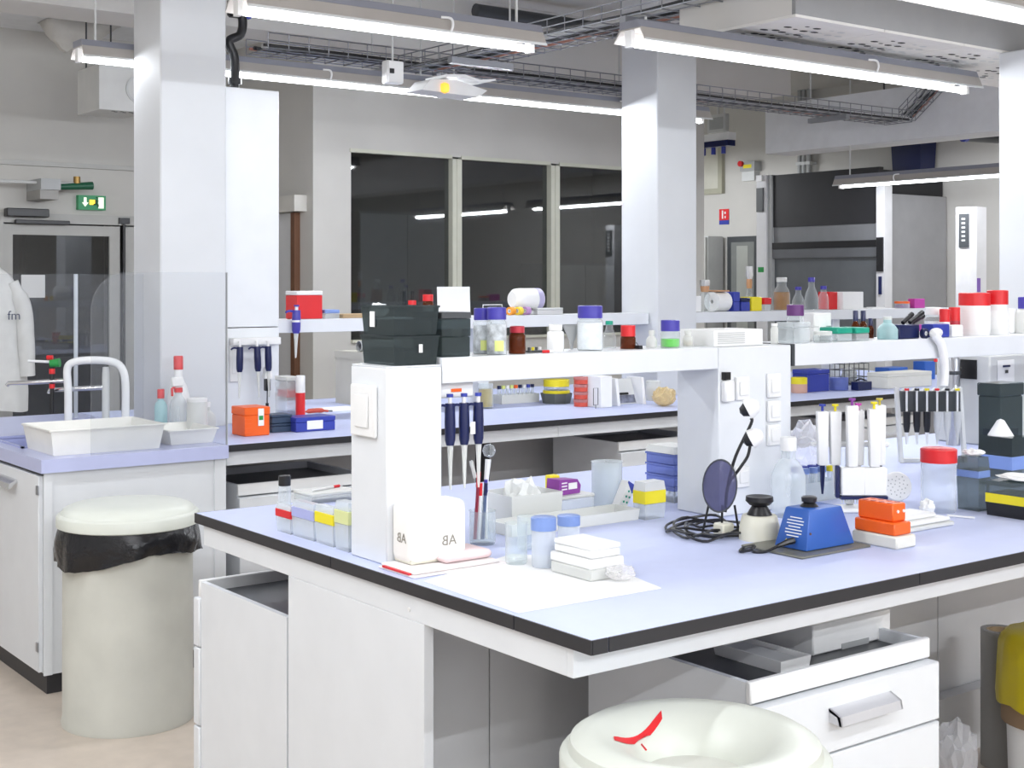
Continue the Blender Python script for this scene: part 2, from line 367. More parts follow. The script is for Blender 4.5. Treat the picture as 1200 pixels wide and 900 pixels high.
# ---------------------------------------------------------------- fluorescent lamps
LG = 'suspended fluorescent lamps'
def lamp(x, y, z, L, label, along='x', power=1.0, ends=True, asym=1):
    t = thing('fluorescent_lamp', label, 'lamp', (x, y, z), 0 if along == 'x' else PI / 2, LG)
    A = asym
    obj('housing', prism(NB(), [(-.075 * A, .072), (-.062 * A, .102), (.05 * A, .102), (.05 * A, .072)], 0, L, 'x'), LAMPG, t, smooth=False)
    obj('reflector', prism(NB(), [(-.098 * A, .020), (-.075 * A, .0715), (.05 * A, .0715), (.085 * A, .022), (.081 * A, .022), (.045 * A, .066), (-.070 * A, .066), (-.094 * A, .020)], 0, L, 'x'), LAMPR, t, smooth=False)
    obj('rim_strip', prism(NB(), [(-.101 * A, .016), (-.099 * A, .026), (-.0985 * A, .026), (-.094 * A, .016)], 0, L, 'x'), LGREY, t, smooth=False)
    bm = NB(); tube(bm, [(.03, 0, .015), (L - .03, 0, .015)], .014, 12); obj('lamp_tube', bm, TUBE, t)
    for e in (0.0, L - .02): obj('tube_holder', box(NB(), e, -.018, -.002, e + .02, .018, .0655), WP, t, smooth=False)
    for e in (.02 * L + .05, .94 * L): bm = NB(); tube(bm, [(e, 0, .102), (e, 0, CZ - z if y > 4.3 or y < 3.6 or x < 3 else PZ - z)], .006, 6); obj('hanger', bm, LGREY, t)
    bm = NB(); tube(bm, smoothpts([(L * .62, -.078 * A, .075), (L * .62 + .03, -.10 * A, .07), (L * .62 + .035, -.106 * A, .045), (L * .62 + .03, -.10 * A, .02)], 4), .005, 6); obj('tube_clip', bm, WP, t)
    for sg in (-1, 1):                                # a bare tube shines to both sides as much as down
        ld = bpy.data.lights.new('lamp_light', 'AREA'); ld.shape = 'RECTANGLE'; ld.size = L - .1; ld.size_y = .026; ld.energy = LAMP_W * L * power / 2; ld.color = LAMP_C
        lo = bpy.data.objects.new('lamp_light', ld); COL.objects.link(lo); lo.parent = t; lo.location = (L / 2, sg * .010, .003); lo.rotation_euler = (sg * math.radians(52), 0, 0)
    return t
lamp(2.085, 4.36, 2.5, 1.30, 'fluorescent lamp left of the cable tray with a bright white tube', power=.5)
lamp(3.60, 4.02, 2.5, 2.22, 'long fluorescent lamp crossing under the perforated ceiling panels', power=.8)
lamp(2.25, 6.42, 2.62, 2.07, 'fluorescent lamp behind the sink column and in front of the window wall', power=.9)
lamp(4.33, 6.42, 2.62, 2.07, 'fluorescent lamp passing behind the column between the back shelves', power=.9)
lamp(3.70, 2.80, 2.5, 2.2, 'fluorescent lamp over the front bench beside the ceiling plenum', power=.4)
lamp(-.8, 2.60, 2.5, 2.2, 'fluorescent lamp before the end of the front bench', power=1.2)
lamp(9.00, 5.70, 2.357, 1.72, 'fluorescent lamp in front of the fume hood', along='y', asym=-1, power=1.3)
lamp(9.00, 3.4, 2.357, 1.9, 'added unseen fluorescent lamp in the fume hood aisle past the right column', along='y', asym=-1, power=1.5)  # out of view, added to brighten the dark right end of the room
lamp(0.30, 0.40, 2.5, 2.4, 'fluorescent lamp over the aisle before the front bench', power=1.1)
lamp(-1.2, 4.40, 2.5, 2.4, 'fluorescent lamp over the aisle beside the sink', power=1.1)
lamp(3.9, 0.40, 2.5, 2.4, 'fluorescent lamp over the far end of the front aisle', power=1.25)
lamp(-1.6, -1.0, 2.5, 2.4, 'fluorescent lamp behind the viewer over the entrance side', power=2.4)
lamp(2.2, -1.6, 2.5, 2.4, 'fluorescent lamp behind the viewer near the front wall', power=2.8)
lamp(9.0, 9.5, 2.62, 1.5, 'added fluorescent lamp hidden in the corner behind the second column', along='y', power=1.6)  # hidden lamp, added to light the dark wall beside the hood
lamp(-1.2, 7.2, 2.62, 2.4, 'added unseen fluorescent lamp over the aisle by the back wall', power=.9)  # extra lamp out of view, added to lift the back wall

# ---------------------------------------------------------------- cable trays
def tray(name, label, p, q, wdt, hgt, step, rim=True):
    """wire basket tray from p to q (both on its floor centre line)"""
    t = thing(name, label, 'cable tray', p); q = Vector(q) - Vector(p); L = q.length; d = q.normalized(); s = Vector((-d.y, d.x, 0)); u = Vector((0, 0, 1))
    bm = NB(); r = .0035
    for a in (-.5, -.25, 0, .25, .5): tube(bm, [s * a * wdt, q + s * a * wdt], r, 5)
    for a in (-.5, .5):
        for k in (.5, 1): tube(bm, [s * a * wdt + u * hgt * k, q + s * a * wdt + u * hgt * k], r, 5)
    n = int(L / step)
    for i in range(n + 1):
        c = d * (L * i / n)
        tube(bm, [c - s * wdt / 2 + u * hgt, c - s * wdt / 2 - u * .004, c + s * wdt / 2 - u * .004, c + s * wdt / 2 + u * hgt], r, 5)
    obj('wire_basket', bm, WIRE, t)
    for k in range(5):
        bm = NB(); off = (k - 2) * wdt * .17
        pts = [d * (L * i / 10) + s * (off + random.uniform(-.012, .012)) + u * (.014 + random.uniform(0, .012)) for i in range(11)]
        tube(bm, smoothpts(pts, 3), .011 if k % 2 else .008, 6); obj('cable', bm, (BLACKP, LGREY, DGREY, BLACKP, mat('cable_salmon', (.55, .25, .18), .5))[k], t)
    for i in (() if L < .6 else (.15, .5, .85)):
        c = d * (L * i); bm = NB()
        box(bm, -.02, -wdt / 2 - .05, -.045, .02, wdt / 2 + .05, -.01); o = obj('bracket', bm, STEEL, t, smooth=False); o.location = c; o.rotation_euler = (0, 0, math.atan2(d.y, d.x))
        bm = NB(); tube(bm, [c + s * (wdt / 2 + .04), c + s * (wdt / 2 + .04) + u * (CZ - p[2] - c.z)], .006, 6); obj('hanger_rod', bm, LGREY, t)
    return t
tray('cable_tray', 'wire cable tray running towards the viewer above the lamps', (4.22, 6.45, 2.76), (4.22, 2.6, 2.76), .30, .075, .13)
tray('cable_tray', 'wire cable tray running behind the column to the right', (3.3, 6.64, 2.81), (8.74, 6.64, 2.81), .26, .08, .12)
# the rising end of the second tray
tray('cable_tray', 'short wire cable tray rising steeply to the ceiling', (8.8, 6.60, 2.84), (8.8, 6.36, 3.03), .26, .08, .1)
bm = NB(); tube(bm, [onY(557, 7.3, 3.36), onY(720, 7.3, 3.36)], .045, 14)
tag(obj('ceiling_pipe', bm, DGREY), 'thick dark grey pipe under the ceiling', 'pipe')
# device with the orange light and the tag box at the tray junction
t = thing('sensor_unit', 'white sensor unit with an orange light under the cable tray', 'sensor', (4.05, 6.02, 2.575))
obj('body', prism(NB(), [(-.16, 0), (.2, -.01), (.26, .03), (.05, .07), (-.1, .06)], -.08, .08), WP, t); 
obj('indicator_light', lathe(NB(), [(0, -.03), (.022, -.02), (.025, .0), (.022, .02), (0, .03)], 12, (-.02, -.085, .02)), mat('orange_light', (.9, .4, .05), .4, emit=(1, .42, .04), es=1.5), t)
obj('wavy_cover', prism(NB(), [(-.02, .075), (.1, .085), (.22, .065), (.3, .085), (.3, .095), (.2, .08), (.1, .1), (-.02, .09)], -.1, .1), WP, t)
obj('mount', box(NB(), .0, -.02, .06, .04, .02, .11), STEEL, t)
t = thing('junction_box', 'small white electrical box beside the long lamp', 'electrical box', (3.78, 6.1, 2.62))
obj('body', box(NB(), 0, 0, 0, .10, .06, .12, .006), WP, t); obj('lid', box(NB(), .005, -.006, .005, .095, 0, .115), WP, t); obj('socket', box(NB(), .01, -.012, .05, .035, -.006, .075), BLACKP, t)
obj('mount', tube(NB(), [(.05, .03, .12), (.05, .03, .875)], .006, 6), LGREY, t)
# black service pipe down the column to the service tower
pb = onY(268.5, 6.12, 2.5)
bm = NB(); tube(bm, smoothpts([(pb.x - .005, 6.1, 3.5), (pb.x - .005, 6.1, 3.1), (pb.x + .02, 6.1, 2.93), (pb.x + .06, 6.1, 2.86), (pb.x + .05, 6.1, 2.78), (pb.x - .01, 6.1, 2.74), (pb.x + .02, 6.1, 2.66), (pb.x + .02, 6.1, 2.505)], 5), .022, 10)
t = thing('service_pipe', 'black service pipe dropping beside the column into the tall white tower', 'pipe'); obj('pipe', bm, BLACKP, t)
obj('valve', box(NB(), pb.x - .01, 6.07, 2.86, pb.x + .06, 6.13, 2.95, .01), BLACKP, t); obj('valve_handle', box(NB(), pb.x + .075, 6.085, 2.86, pb.x + .10, 6.115, 2.92), BLUE, t)
obj('pipe_collar', cyl(NB(), (pb.x + .02, 6.1, 2.535), .032, .03), BLACKP, t)
# ================================================================ FRONT BENCH
BX0, BX1, BY0, BY1, BZ = 1.66, 5.50, 1.956, 3.742, .9
t = thing('worktop', 'lilac laminate worktop with a black edge on the front bench', 'worktop', (BX0, BY0, .872))
bw, bd = BX1 - BX0, BY1 - BY0
obj('surface', box(NB(), .003, .003, .0, bw - .003, bd - .003, .028, .0015), TOP, t, smooth=False)
def edge(x0, y0, x1, y1): obj('edge_strip', box(NB(), x0, y0, -.0005, x1, y1, .0275), BLACK, t, smooth=False)
for a, b in ((0, .238), (.2415, .983), (.9865, bd)): edge(-.001, a, .0028, b)
for a, b in ((.003, .041), (.0445, .991), (.9945, 2.4), (2.4035, bw)): edge(a, -.001, b, .0028)
edge(0, bd - .0028, bw, bd + .001); edge(bw - .0028, .003, bw + .001, bd - .003)
t = thing('bench_frame', 'white steel apron frame and end panel of the front bench', 'bench frame', (0, 0, 0))
obj('apron', box(NB(), 1.669, 2.02, .812, 3.9, 2.04, .8715, .001), WHITE, t, smooth=False)
obj('apron', box(NB(), 3.902, 2.02, .812, 5.45, 2.04, .8715, .001), WHITE, t, smooth=False)
obj('apron', box(NB(), 1.669, 2.0405, .812, 1.689, 3.70, .8715, .001), WHITE, t, smooth=False)
obj('apron', box(NB(), 1.69, 3.68, .812, 5.45, 3.70, .8715, .001), WHITE, t, smooth=False)
obj('end_panel', box(NB(), 1.669, 2.54, 0, 1.695, 3.18, .8115, .001), WHITE, t, smooth=False)
for a, b in ((1.6955, 2.036), (2.04, 2.655), (2.66, 3.275), (3.28, 3.895), (3.9, 4.515), (4.52, 5.45)):
    obj('spine_panel', box(NB(), a, 2.80, .04, b, 2.82, .8715), GREYL, t, smooth=False)
obj('lower_rail', box(NB(), 1.70, 2.74, .0, 5.45, 2.795, .20), GREYL, t, smooth=False)
obj('leg', box(NB(), 5.40, 2.05, 0, 5.45, 2.10, .8115), WHITE, t, smooth=False)
bm = NB(); cyl(bm, (0, 0, 0), .005, .002, 10)
obj('screw_cap', bm, WP, t, (1.669, 2.60, .835), (0, -PI / 2, 0))

def pedestal(label, loc, rz=0, wd=.63, dp=.55, h=.70):
    t = thing('drawer_pedestal', label, 'drawer unit', loc, rz, 'mobile drawer pedestals under the benches')
    bm = NB(); box(bm, 0, .02, .06, .016, dp, h); box(bm, wd - .016, .02, .06, wd, dp, h); box(bm, .016, dp - .016, .06, wd - .016, dp, h); box(bm, .016, .02, .06, wd - .016, dp - .016, .08)
    obj('body', bm, WHITE, t, smooth=False)
    obj('top_liner', box(NB(), .0165, .022, h - .045, wd - .0165, dp - .0165, h - .03), DARKT, t, smooth=False)
    obj('front_lip', box(NB(), -.002, 0.004, h - .045, wd + .002, .02, h + .004, .003), WP, t)
    for a, b in ((h - .19, h - .05), (h - .42, h - .195), (.07, h - .425)):
        d = obj('drawer', box(NB(), -.006, -.02, a, wd + .006, .018, b, .003), WHITE, t)
        hb = NB(); z = (a + b) / 2 + .02; x0 = wd * .36; x1 = x0 + .22
        prism(hb, [(-.02, z + .012), (-.052, z - .002), (-.056, z - .022), (-.05, z - .022), (-.044, z - .004), (-.02, z + .004)], x0, x1, 'x')
        for x in (x0, x1 - .006): prism(hb, [(-.02, z - .02), (-.02, z + .012), (-.052, z - .002), (-.056, z - .022)], x, x + .006, 'x')
        obj('handle', hb, mat('handle_silver', (.66, .66, .68), .3, .25), d)
    for x in (.04, wd - .07):
        for y in (.06, dp - .08): obj('castor', cyl(NB(), (x + .015, y, 0), .022, .06, 12), BLACKP, t)
    return t
pedestal('white drawer pedestal with trays on top under the front edge of the front bench', (2.197, 2.05, 0))
pedestal('white drawer pedestal with an open dark top at the end of the front bench', (2.302, 3.745, 0), PI)
t = thing('lidded_tray', 'shallow white tray lying in the top of the front drawer pedestal', 'tray', (0, 0, 0))
def open_tray(bm, x0, y0, x1, y1, z0, z1, th=.004, flare=0):
    b = (x0, y0, x1, y1); f = flare
    pts = []
    def ring(dx, z, s): return [bm.verts.new(p) for p in ((x0 - dx + s, y0 - dx + s, z), (x1 + dx - s, y0 - dx + s, z), (x1 + dx - s, y1 + dx - s, z), (x0 - dx + s, y1 + dx - s, z))]
    R = [ring(0, z0, 0), ring(f, z1, 0), ring(f, z1, th), ring(0, z0 + th, th)]
    bm.faces.new(R[0][::-1])
    for A, B in zip(R, R[1:]):
        for i in range(4): bm.faces.new((A[i], A[(i + 1) % 4], B[(i + 1) % 4], B[i]))
    bm.faces.new(R[3]); return bm
x, y, W, D, h = bx(838, 915, 948, 770, .671, B=790)
obj('base', open_tray(NB(), x, y, x + W, y + D, .6705, .70, .004, .004), WP, t, smooth=False); obj('liner', box(NB(), x + .008, y + .008, .6755, x + W - .008, y + D - .008, .690), LGREY, t)
x, y, W, D, h = bx(946, 953, 1044, 735, .671, B=769)
t = thing('instrument_case', 'white oblong case in the top of the front drawer pedestal', 'case', (x, y, .6705))
D = .22; obj('body', box(NB(), 0, 0, 0, W, D, .075, .004), WP, t); obj('lid', box(NB(), -.002, -.002, .076, W + .002, D + .002, .084, .003), WP, t); obj('base_notch', box(NB(), W * .35, -.002, 0, W * .7, .002, .014), GREYB, t)

# bins
def bin_lid_ring(bm, R, z, hole=True):
    pr = [(R * .96, z - .045), (R, z - .04), (R, z - .005), (R * .985, z), (R * .94, z + .004), (R * .92, z + .022), (R * .84, z + .034), (R * .72, z + .032), (R * .58, z + .018), (R * .46, z - .004), (R * .38, z - .03), (R * .35, z - .07)]
    if not hole: pr = [(R * .96, z - .045), (R, z - .04), (R, z - .005), (R * .985, z), (R * .94, z + .004), (R * .9, z + .02), (R * .8, z + .03), (R * .55, z + .036), (R * .25, z + .036), (0, z + .034)]
    return lathe(bm, pr, 56)
def waste_bin(label, loc, R, h, hole, bagseed, bag_lo):
    t = thing('waste_bin', label, 'bin', loc)
    obj('body', lathe(NB(), [(0, .006), (R * .96, .006), (R * .975, 0), (R * .98, .012), (R * .96, .03), (R * .955, h - .04), (0, h - .04)], 56), BINBODY, t)
    obj('lid', bin_lid_ring(NB(), R * 1.05, h, hole), BINM, t)
    bm = NB(); n = 72; rings = []
    rnd = random.Random(bagseed)
    wv = [rnd.uniform(-.5, .5) for _ in range(n)]
    for k, f in enumerate((0, .15, .4, .65, .88, 1)):
        rg = []
        for i in range(n):
            a = 2 * PI * i / n; lo = bag_lo + .03 * math.sin(a * 1 + 2.6) + .012 * math.sin(3 * a) + .006 * wv[i]
            z = (h - .043) * (1 - f) + lo * f
            r = R * (1.0 + .035 * math.sin(PI * min(1, f * 1.1)) * 1) + f * (.012 * math.sin(7 * a + 3 * f) + .008 * math.sin(13 * a)) * .8 + .004 + .010 * f
            rg.append(bm.verts.new((r * math.cos(a), r * math.sin(a), z)))
        rings.append(rg)
    for A, B in zip(rings, rings[1:]):
        for i in range(n): bm.faces.new((A[i], A[(i + 1) % n], B[(i + 1) % n], B[i]))
    inner = [bm.verts.new((R * .97 * math.cos(2 * PI * i / n), R * .97 * math.sin(2 * PI * i / n), rings[-1][i].co.z + .02)) for i in range(n)]
    for i in range(n): bm.faces.new((rings[-1][i], rings[-1][(i + 1) % n], inner[(i + 1) % n], inner[i]))
    obj('bin_bag', bm, BAGM, t)
    return t
waste_bin('tall pale grey bin with a closed lid and black bag beside the sink cabinet', (1.865, 4.78, 0), .238, .745, False, 3, .585)
fb = waste_bin('pale grey-green bin with a funnel lid and red sticker under the front bench', (1.79, 1.815, 0), .238, .705, True, 5, .5)
# red sticker on the funnel lid
bm = NB(); Rl = .238 * 1.05
def lidz(r): 
    pr = [(Rl * .985, 0), (Rl * .94, .004), (Rl * .92, .022), (Rl * .84, .034), (Rl * .72, .032), (Rl * .58, .018), (Rl * .46, -.004)]
    for (r0, z0), (r1, z1) in zip(pr, pr[1:]):
        if r1 <= r <= r0: return .705 + z0 + (z1 - z0) * (r0 - r) / (r0 - r1)
    return .705
prev = None
for i in range(13):
    u = i / 12; px = 719 + 56 * u; py = 856 - 27 * u + 2 * math.sin(PI * u)
    g = at(px, py, .737) - Vector((1.79, 1.815, 0)); g2 = at(px + 1.2, py + 4.2, .737) - Vector((1.79, 1.815, 0))
    cur = [bm.verts.new((v.x, v.y, lidz(Vector((v.x, v.y)).length) + .0015)) for v in (g, (g + g2) / 2, g2)]
    if prev:
        for k in (0, 1): bm.faces.new((prev[k], cur[k], cur[k + 1], prev[k + 1]))
    prev = cur
obj('red_sticker', bm, RED, fb); 
bm = NB(); g = at(752, 853, .737) - Vector((1.79, 1.815, 0)); g2 = at(757, 859, .737) - Vector((1.79, 1.815, 0))
tube(bm, [(g.x, g.y, lidz(Vector((g.x, g.y)).length) + .001), (g2.x, g2.y, lidz(Vector((g2.x, g2.y)).length) + .001)], .002, 5); obj('red_mark', bm, RED, fb)

# posts, shelves and service tower of the front bench
def socket_plate(parent, face, a, z, wa, hz, base, m=WP):
    """plate on a -X face (face='x', a = y centre) or a -Y face (face='y', a = x centre)"""
    if face == 'x':
        o = obj('socket_plate', box(NB(), base - .012, a - wa / 2, z - hz / 2, base - .0005, a + wa / 2, z + hz / 2, .003), m, parent)
        obj('socket_insert', box(NB(), base - .016, a - wa * .28, z - hz * .32, base - .0125, a + wa * .28, z + hz * .32, .002), m, o)
    else:
        o = obj('socket_plate', box(NB(), a - wa / 2, base - .012, z - hz / 2, a + wa / 2, base - .0005, z + hz / 2, .003), m, parent)
        obj('socket_insert', box(NB(), a - wa * .32, base - .016, z - hz * .3, a + wa * .32, base - .0125, z + hz * .3, .002), m, o)
SY0, SY1, SZ = 2.763, 2.945, 1.388
t = thing('service_post', 'white square service post with a double socket at the bench end', 'post', (0, 0, 0))
obj('post_body', box(NB(), 1.71, 2.763, .9005, 1.868, 2.93, 1.368, .003), WHITE, t); obj('post_cap', box(NB(), 1.712, 2.765, 1.3685, 1.866, 2.928, 1.372), WHITE, t)
socket_plate(t, 'x', 2.858, 1.262, .112, .125, 1.71)
t = thing('shelf', 'white thick shelf between the post and the service tower', 'shelf', (0, 0, 0))
obj('board', box(NB(), 1.870, SY0, 1.325, 2.820, SY1, SZ, .002), WHITE, t)
t = thing('service_tower', 'broad white service tower with sockets between the front shelves', 'tower', (0, 0, 0))
obj('tower_body', box(NB(), 2.822, 2.763, .9005, 3.128, 2.935, 1.386, .003), WHITE, t)
cap = obj('vent_box', box(NB(), 2.830, 2.79, 1.3865, 3.035, 2.93, 1.435, .002), WP, t)
for k in range(6): obj('vent_slat', box(NB(), 2.845, 2.787, 1.395 + k * .006, 2.955, 2.7898, 1.3975 + k * .006), LGREY, cap, smooth=False)
for px, pa, pb_ in ((868, 440, 470), (905, 436, 467), (905, 468, 495), (905, 496, 523), (868, 545, 572)):
    p = onY(px, 2.763); socket_plate(t, 'y', p.x, (zat(pa, p) + zat(pb_, p)) / 2, .055, (zat(pa, p) - zat(pb_, p)) * .92, 2.763)
obj('switch', box(NB(), 2.832, 2.745, zat(445, onY(846, 2.763)), 2.852, 2.7625, zat(436, onY(846, 2.763))), BLACKP, t)
obj('thermostat', box(NB(), 2.828, 2.742, zat(471, onY(846, 2.763)), 2.868, 2.7625, zat(446, onY(846, 2.763)), .004), WP, t)
t = thing('shelf', 'white thick shelf to the right of the service tower', 'shelf', (0, 0, 0))
obj('board', box(NB(), 3.145, SY0, 1.322, 5.2, SY1, SZ, .002), WHITE, t); obj('end_cap', box(NB(), 3.1325, SY0, 1.322, 3.1445, SY1, SZ), DGREY, t)
obj('shelf_post', box(NB(), 5.05, 2.80, .9005, 5.15, 2.92, 1.3215), WHITE, t)

# ================================================================ SECOND BENCH
t = thing('worktop', 'lilac laminate worktop with a black edge on the second bench', 'worktop', (0, 0, 0))
for b in ((2.465, 5.223, 8.5, 5.955), (2.465, 6.29, 8.5, 7.0), (2.805, 5.955, 5.568, 6.29), (5.903, 5.955, 8.5, 6.29)):
    obj('surface', box(NB(), b[0], b[1], .872, b[2], b[3], .9), TOP, t, smooth=False)
for a, b in ((2.465, 4.24), (4.2415, 6.2), (6.2015, 8.5)): obj('edge_strip', box(NB(), a, 5.219, .8715, b, 5.2228, .8995), BLACK, t, smooth=False)
obj('edge_strip', box(NB(), 2.465, 7.0, .8715, 8.5, 7.004, .8995), BLACK, t, smooth=False)
t = thing('bench_frame', 'white steel apron frame of the second bench with a black leg', 'bench frame', (0, 0, 0))
for a, b in ((2.47, 4.24), (4.2415, 6.2), (6.2015, 7.88)): obj('apron', box(NB(), a, 5.25, .812, b, 5.27, .8715), WHITE, t, smooth=False)
for a, b in ((2.82, 3.94), (3.945, 5.06), (5.065, 5.565), (5.91, 6.9), (6.905, 7.88)): obj('spine_panel', box(NB(), a, 6.04, .04, b, 6.06, .8715), GREYL, t, smooth=False)
for xx in (3.93, 7.8): obj('leg', box(NB(), xx, 5.46, 0, xx + .045, 5.52, .8715), BLACKP, t, smooth=False)
pedestal('white drawer pedestal under the second bench beside the sink cabinet', (2.55, 5.30, 0), h=.715)
pedestal('white drawer pedestal with an open dark top under the middle of the second bench', (4.69, 5.30, 0), h=.745)
pedestal('white drawer pedestal under the far part of the second bench', (6.5, 5.30, 0), h=.745)
t = thing('service_tower', 'tall white service tower standing against the column on the second bench', 'tower', (0, 0, 0))
obj('tower_lower', box(NB(), 2.812, 6.0, .9005, 3.099, 6.21, 1.356, .002), WHITE, t); obj('tower_upper', box(NB(), 2.812, 6.0, 1.360, 3.099, 6.21, 2.505, .002), WHITE, t)
socket_plate(t, 'y', 2.86, 1.20, .05, .20, 6.0)
t = thing('shelf', 'white thick shelf on the second bench between tower and column', 'shelf', (0, 0, 0))
obj('board', box(NB(), 3.102, 6.03, 1.326, 5.568, 6.22, 1.392, .002), WHITE, t); obj('shelf_post', box(NB(), 4.35, 6.08, .9005, 4.42, 6.18, 1.3255), WHITE, t)
t = thing('shelf', 'white thick shelf on the second bench beyond the column', 'shelf', (0, 0, 0))
obj('board', box(NB(), 5.905, 6.03, 1.326, 8.6, 6.22, 1.392, .002), WHITE, t); obj('shelf_post', box(NB(), 7.3, 6.08, .9005, 7.37, 6.18, 1.3255), WHITE, t)

# ---------------------------------------------------------------- sink unit
t = thing('sink_worktop', 'lilac moulded sink worktop with a basin at the bench end', 'worktop', (0, 0, 0))
SX0, SX1 = 1.69, 2.458; b0, b1, b2, b3 = 1.745, 1.94, 5.62, 6.06
bm = NB()
for b in ((SX0, 5.205, SX1, b2), (SX0, b3, SX1, 7.0), (SX0, b2, b0, b3), (b1, b2, SX1, b3)): box(bm, b[0], b[1], .848, b[2], b[3], .9)
obj('surface', bm, mat('sink_top_lilac', (.50, .53, .76), .28, var=.03), t, smooth=False)
obj('basin', open_tray(NB(), b0 + .012, b2 + .012, b1 - .012, b3 - .012, .70, .896, .006, .011), SINKM, t, smooth=False)
bm = NB(); 
for b in ((b0, b2, b1, b2 + .012), (b0, b3 - .012, b1, b3), (b0, b2, b0 + .012, b3), (b1 - .012, b2, b1, b3)): box(bm, b[0], b[1], .897, b[2], b[3], .907)
obj('basin_rim', bm, SINKM, t, smooth=False)
t = thing('sink_cabinet', 'white sink cabinet with a side door and a black plinth', 'cabinet', (0, 0, 0))
obj('carcass', box(NB(), 1.715, 5.245, .075, 2.455, 6.95, .69), WHITE, t, smooth=False)
bm = NB(); box(bm, 1.715, 5.232, .075, 2.455, 5.2445, .8475); box(bm, 1.715, 5.2455, .6905, 1.735, 5.70, .8475); box(bm, 1.715, 6.1, .6905, 1.735, 6.95, .8475); box(bm, 2.44, 5.2455, .6905, 2.455, 6.95, .8475); obj('front_panel', bm, WHITE, t, smooth=False)
obj('corner_post', box(NB(), 1.706, 5.222, .075, 1.738, 5.2318, .8475), WHITE, t, smooth=False)
obj('corner_post', box(NB(), 2.405, 5.224, .075, 2.455, 5.2318, .8475), WHITE, t, smooth=False)
obj('plinth', box(NB(), 1.722, 5.24, 0, 2.45, 6.95, .0745), BLACK, t, smooth=False)
dr = obj('cabinet_door', box(NB(), 1.697, 5.262, .08, 1.7148, 5.96, .832, .002), WHITE, t)
obj('cabinet_door', box(NB(), 1.697, 5.964, .08, 1.7148, 6.93, .832, .002), WHITE, t)
obj('door_gap', box(NB(), 1.712, 5.24, .833, 1.7148, 6.93, .8475), DGREY, t, smooth=False)
hb = NB(); prism(hb, [(1.697, .79), (1.665, .775), (1.661, .755), (1.667, .755), (1.697, .78)], 5.52, 5.74, 'y'); obj('handle', hb, CHROME, dr)
for z in (.76, .16): obj('hinge', box(NB(), 1.692, 5.258, z, 1.6968, 5.28, z + .035), STEEL, dr, smooth=False)
# acrylic splash sheets
def sheet(bm, px0, px1, Y, zb, zt_, rad, th=.006):
    x0, x1 = onY(px0, Y).x, onY(px1, Y).x; pts = [(x0, zb), (x1, zb), (x1, zt_)]
    for k in range(9):
        a = PI / 2 * k / 8; pts.append((x0 + rad - rad * math.sin(a), zt_ - rad + rad * math.cos(a)))
    return prism(bm, pts, Y, Y + th, 'y'), x0, x1
EDGEC = clear('acrylic_edge', (.8, .85, .9), .6, (.75, .8, .85), .1)
t = thing('splash_screen', 'clear acrylic splash screen with a rounded corner at the front of the sink', 'screen', (0, 0, 0))
bm, x0, x1 = sheet(NB(), 107, 265.5, 5.235, .9005, 1.615, .15); obj('sheet', bm, PLEXI, t, smooth=False)
obj('right_edge', box(NB(), x1, 5.233, .9005, x1 + .004, 5.243, 1.615), GREYB, t, smooth=False)
t = thing('splash_screen', 'clear acrylic splash screen along the middle behind the taps', 'screen', (0, 0, 0))
x0, xm, x1 = onY(-30, 6.12).x, onY(89, 6.12).x, onY(168, 6.12).x
obj('sheet', box(NB(), x0, 6.12, .9005, xm - .003, 6.126, 1.612), PLEXI, t, smooth=False); obj('sheet', box(NB(), xm + .003, 6.12, .9005, x1, 6.126, 1.612), PLEXI, t, smooth=False)
obj('joint_strip', box(NB(), xm - .007, 6.115, .9005, xm + .007, 6.131, 1.612), EDGEC, t, smooth=False)

# ================================================================ THINGS ON THE BENCHES
def bottle(label, c, r, h, body=GLASS, cap=BLUEV, cap_f=.16, neck=.55, sh=.25, liquid=None, lf=.5, band=None, patch=None, name='bottle', cat='bottle', group=None, n=24, cap_r=None):
    """round bottle or jar: body, cap, optional liquid and label band"""
    t = thing(name, label, cat, c, 0, group)
    zc = h * (1 - cap_f); zs_ = zc - h * sh * .35; zb = zs_ - h * sh * .65; rn = r * neck
    obj('body', lathe(NB(), [(0, 0), (r * .94, 0), (r, r * .1), (r, zb), (r * (.6 + .4 * neck), (zb + zs_) / 2 + h * .02), (rn, zs_), (rn, zc), (0, zc)], n), body, t)
    rc = cap_r if cap_r else min(r, rn * 1.12)
    obj('cap', lathe(NB(), [(rc, zc - h * .02), (rc, h * .985), (rc * .9, h), (0, h)], n), cap, t)
    if liquid: obj('liquid', lathe(NB(), [(0, r * .08), (r * .9, r * .08), (r * .93, r * .2), (r * .93, h * lf), (0, h * lf)], n), liquid, t)
    if patch:
        bm = NB(); a0 = math.atan2(-c[1], -c[0]) + .35; pv = None
        for i in range(7):
            a = a0 - .55 + i * .16; cur = [bm.verts.new((r * 1.012 * math.cos(a), r * 1.012 * math.sin(a), z_)) for z_ in (h * .08, h * .30)]
            if pv: bm.faces.new((pv[0], cur[0], cur[1], pv[1]))
            pv = cur
        obj('label', bm, patch, t)
    if band: obj('label_band', lathe(NB(), [(r * 1.005, zb * .2), (r * 1.012, zb * .21), (r * 1.012, zb * .79), (r * 1.005, zb * .8)], n), band, t)
    return t
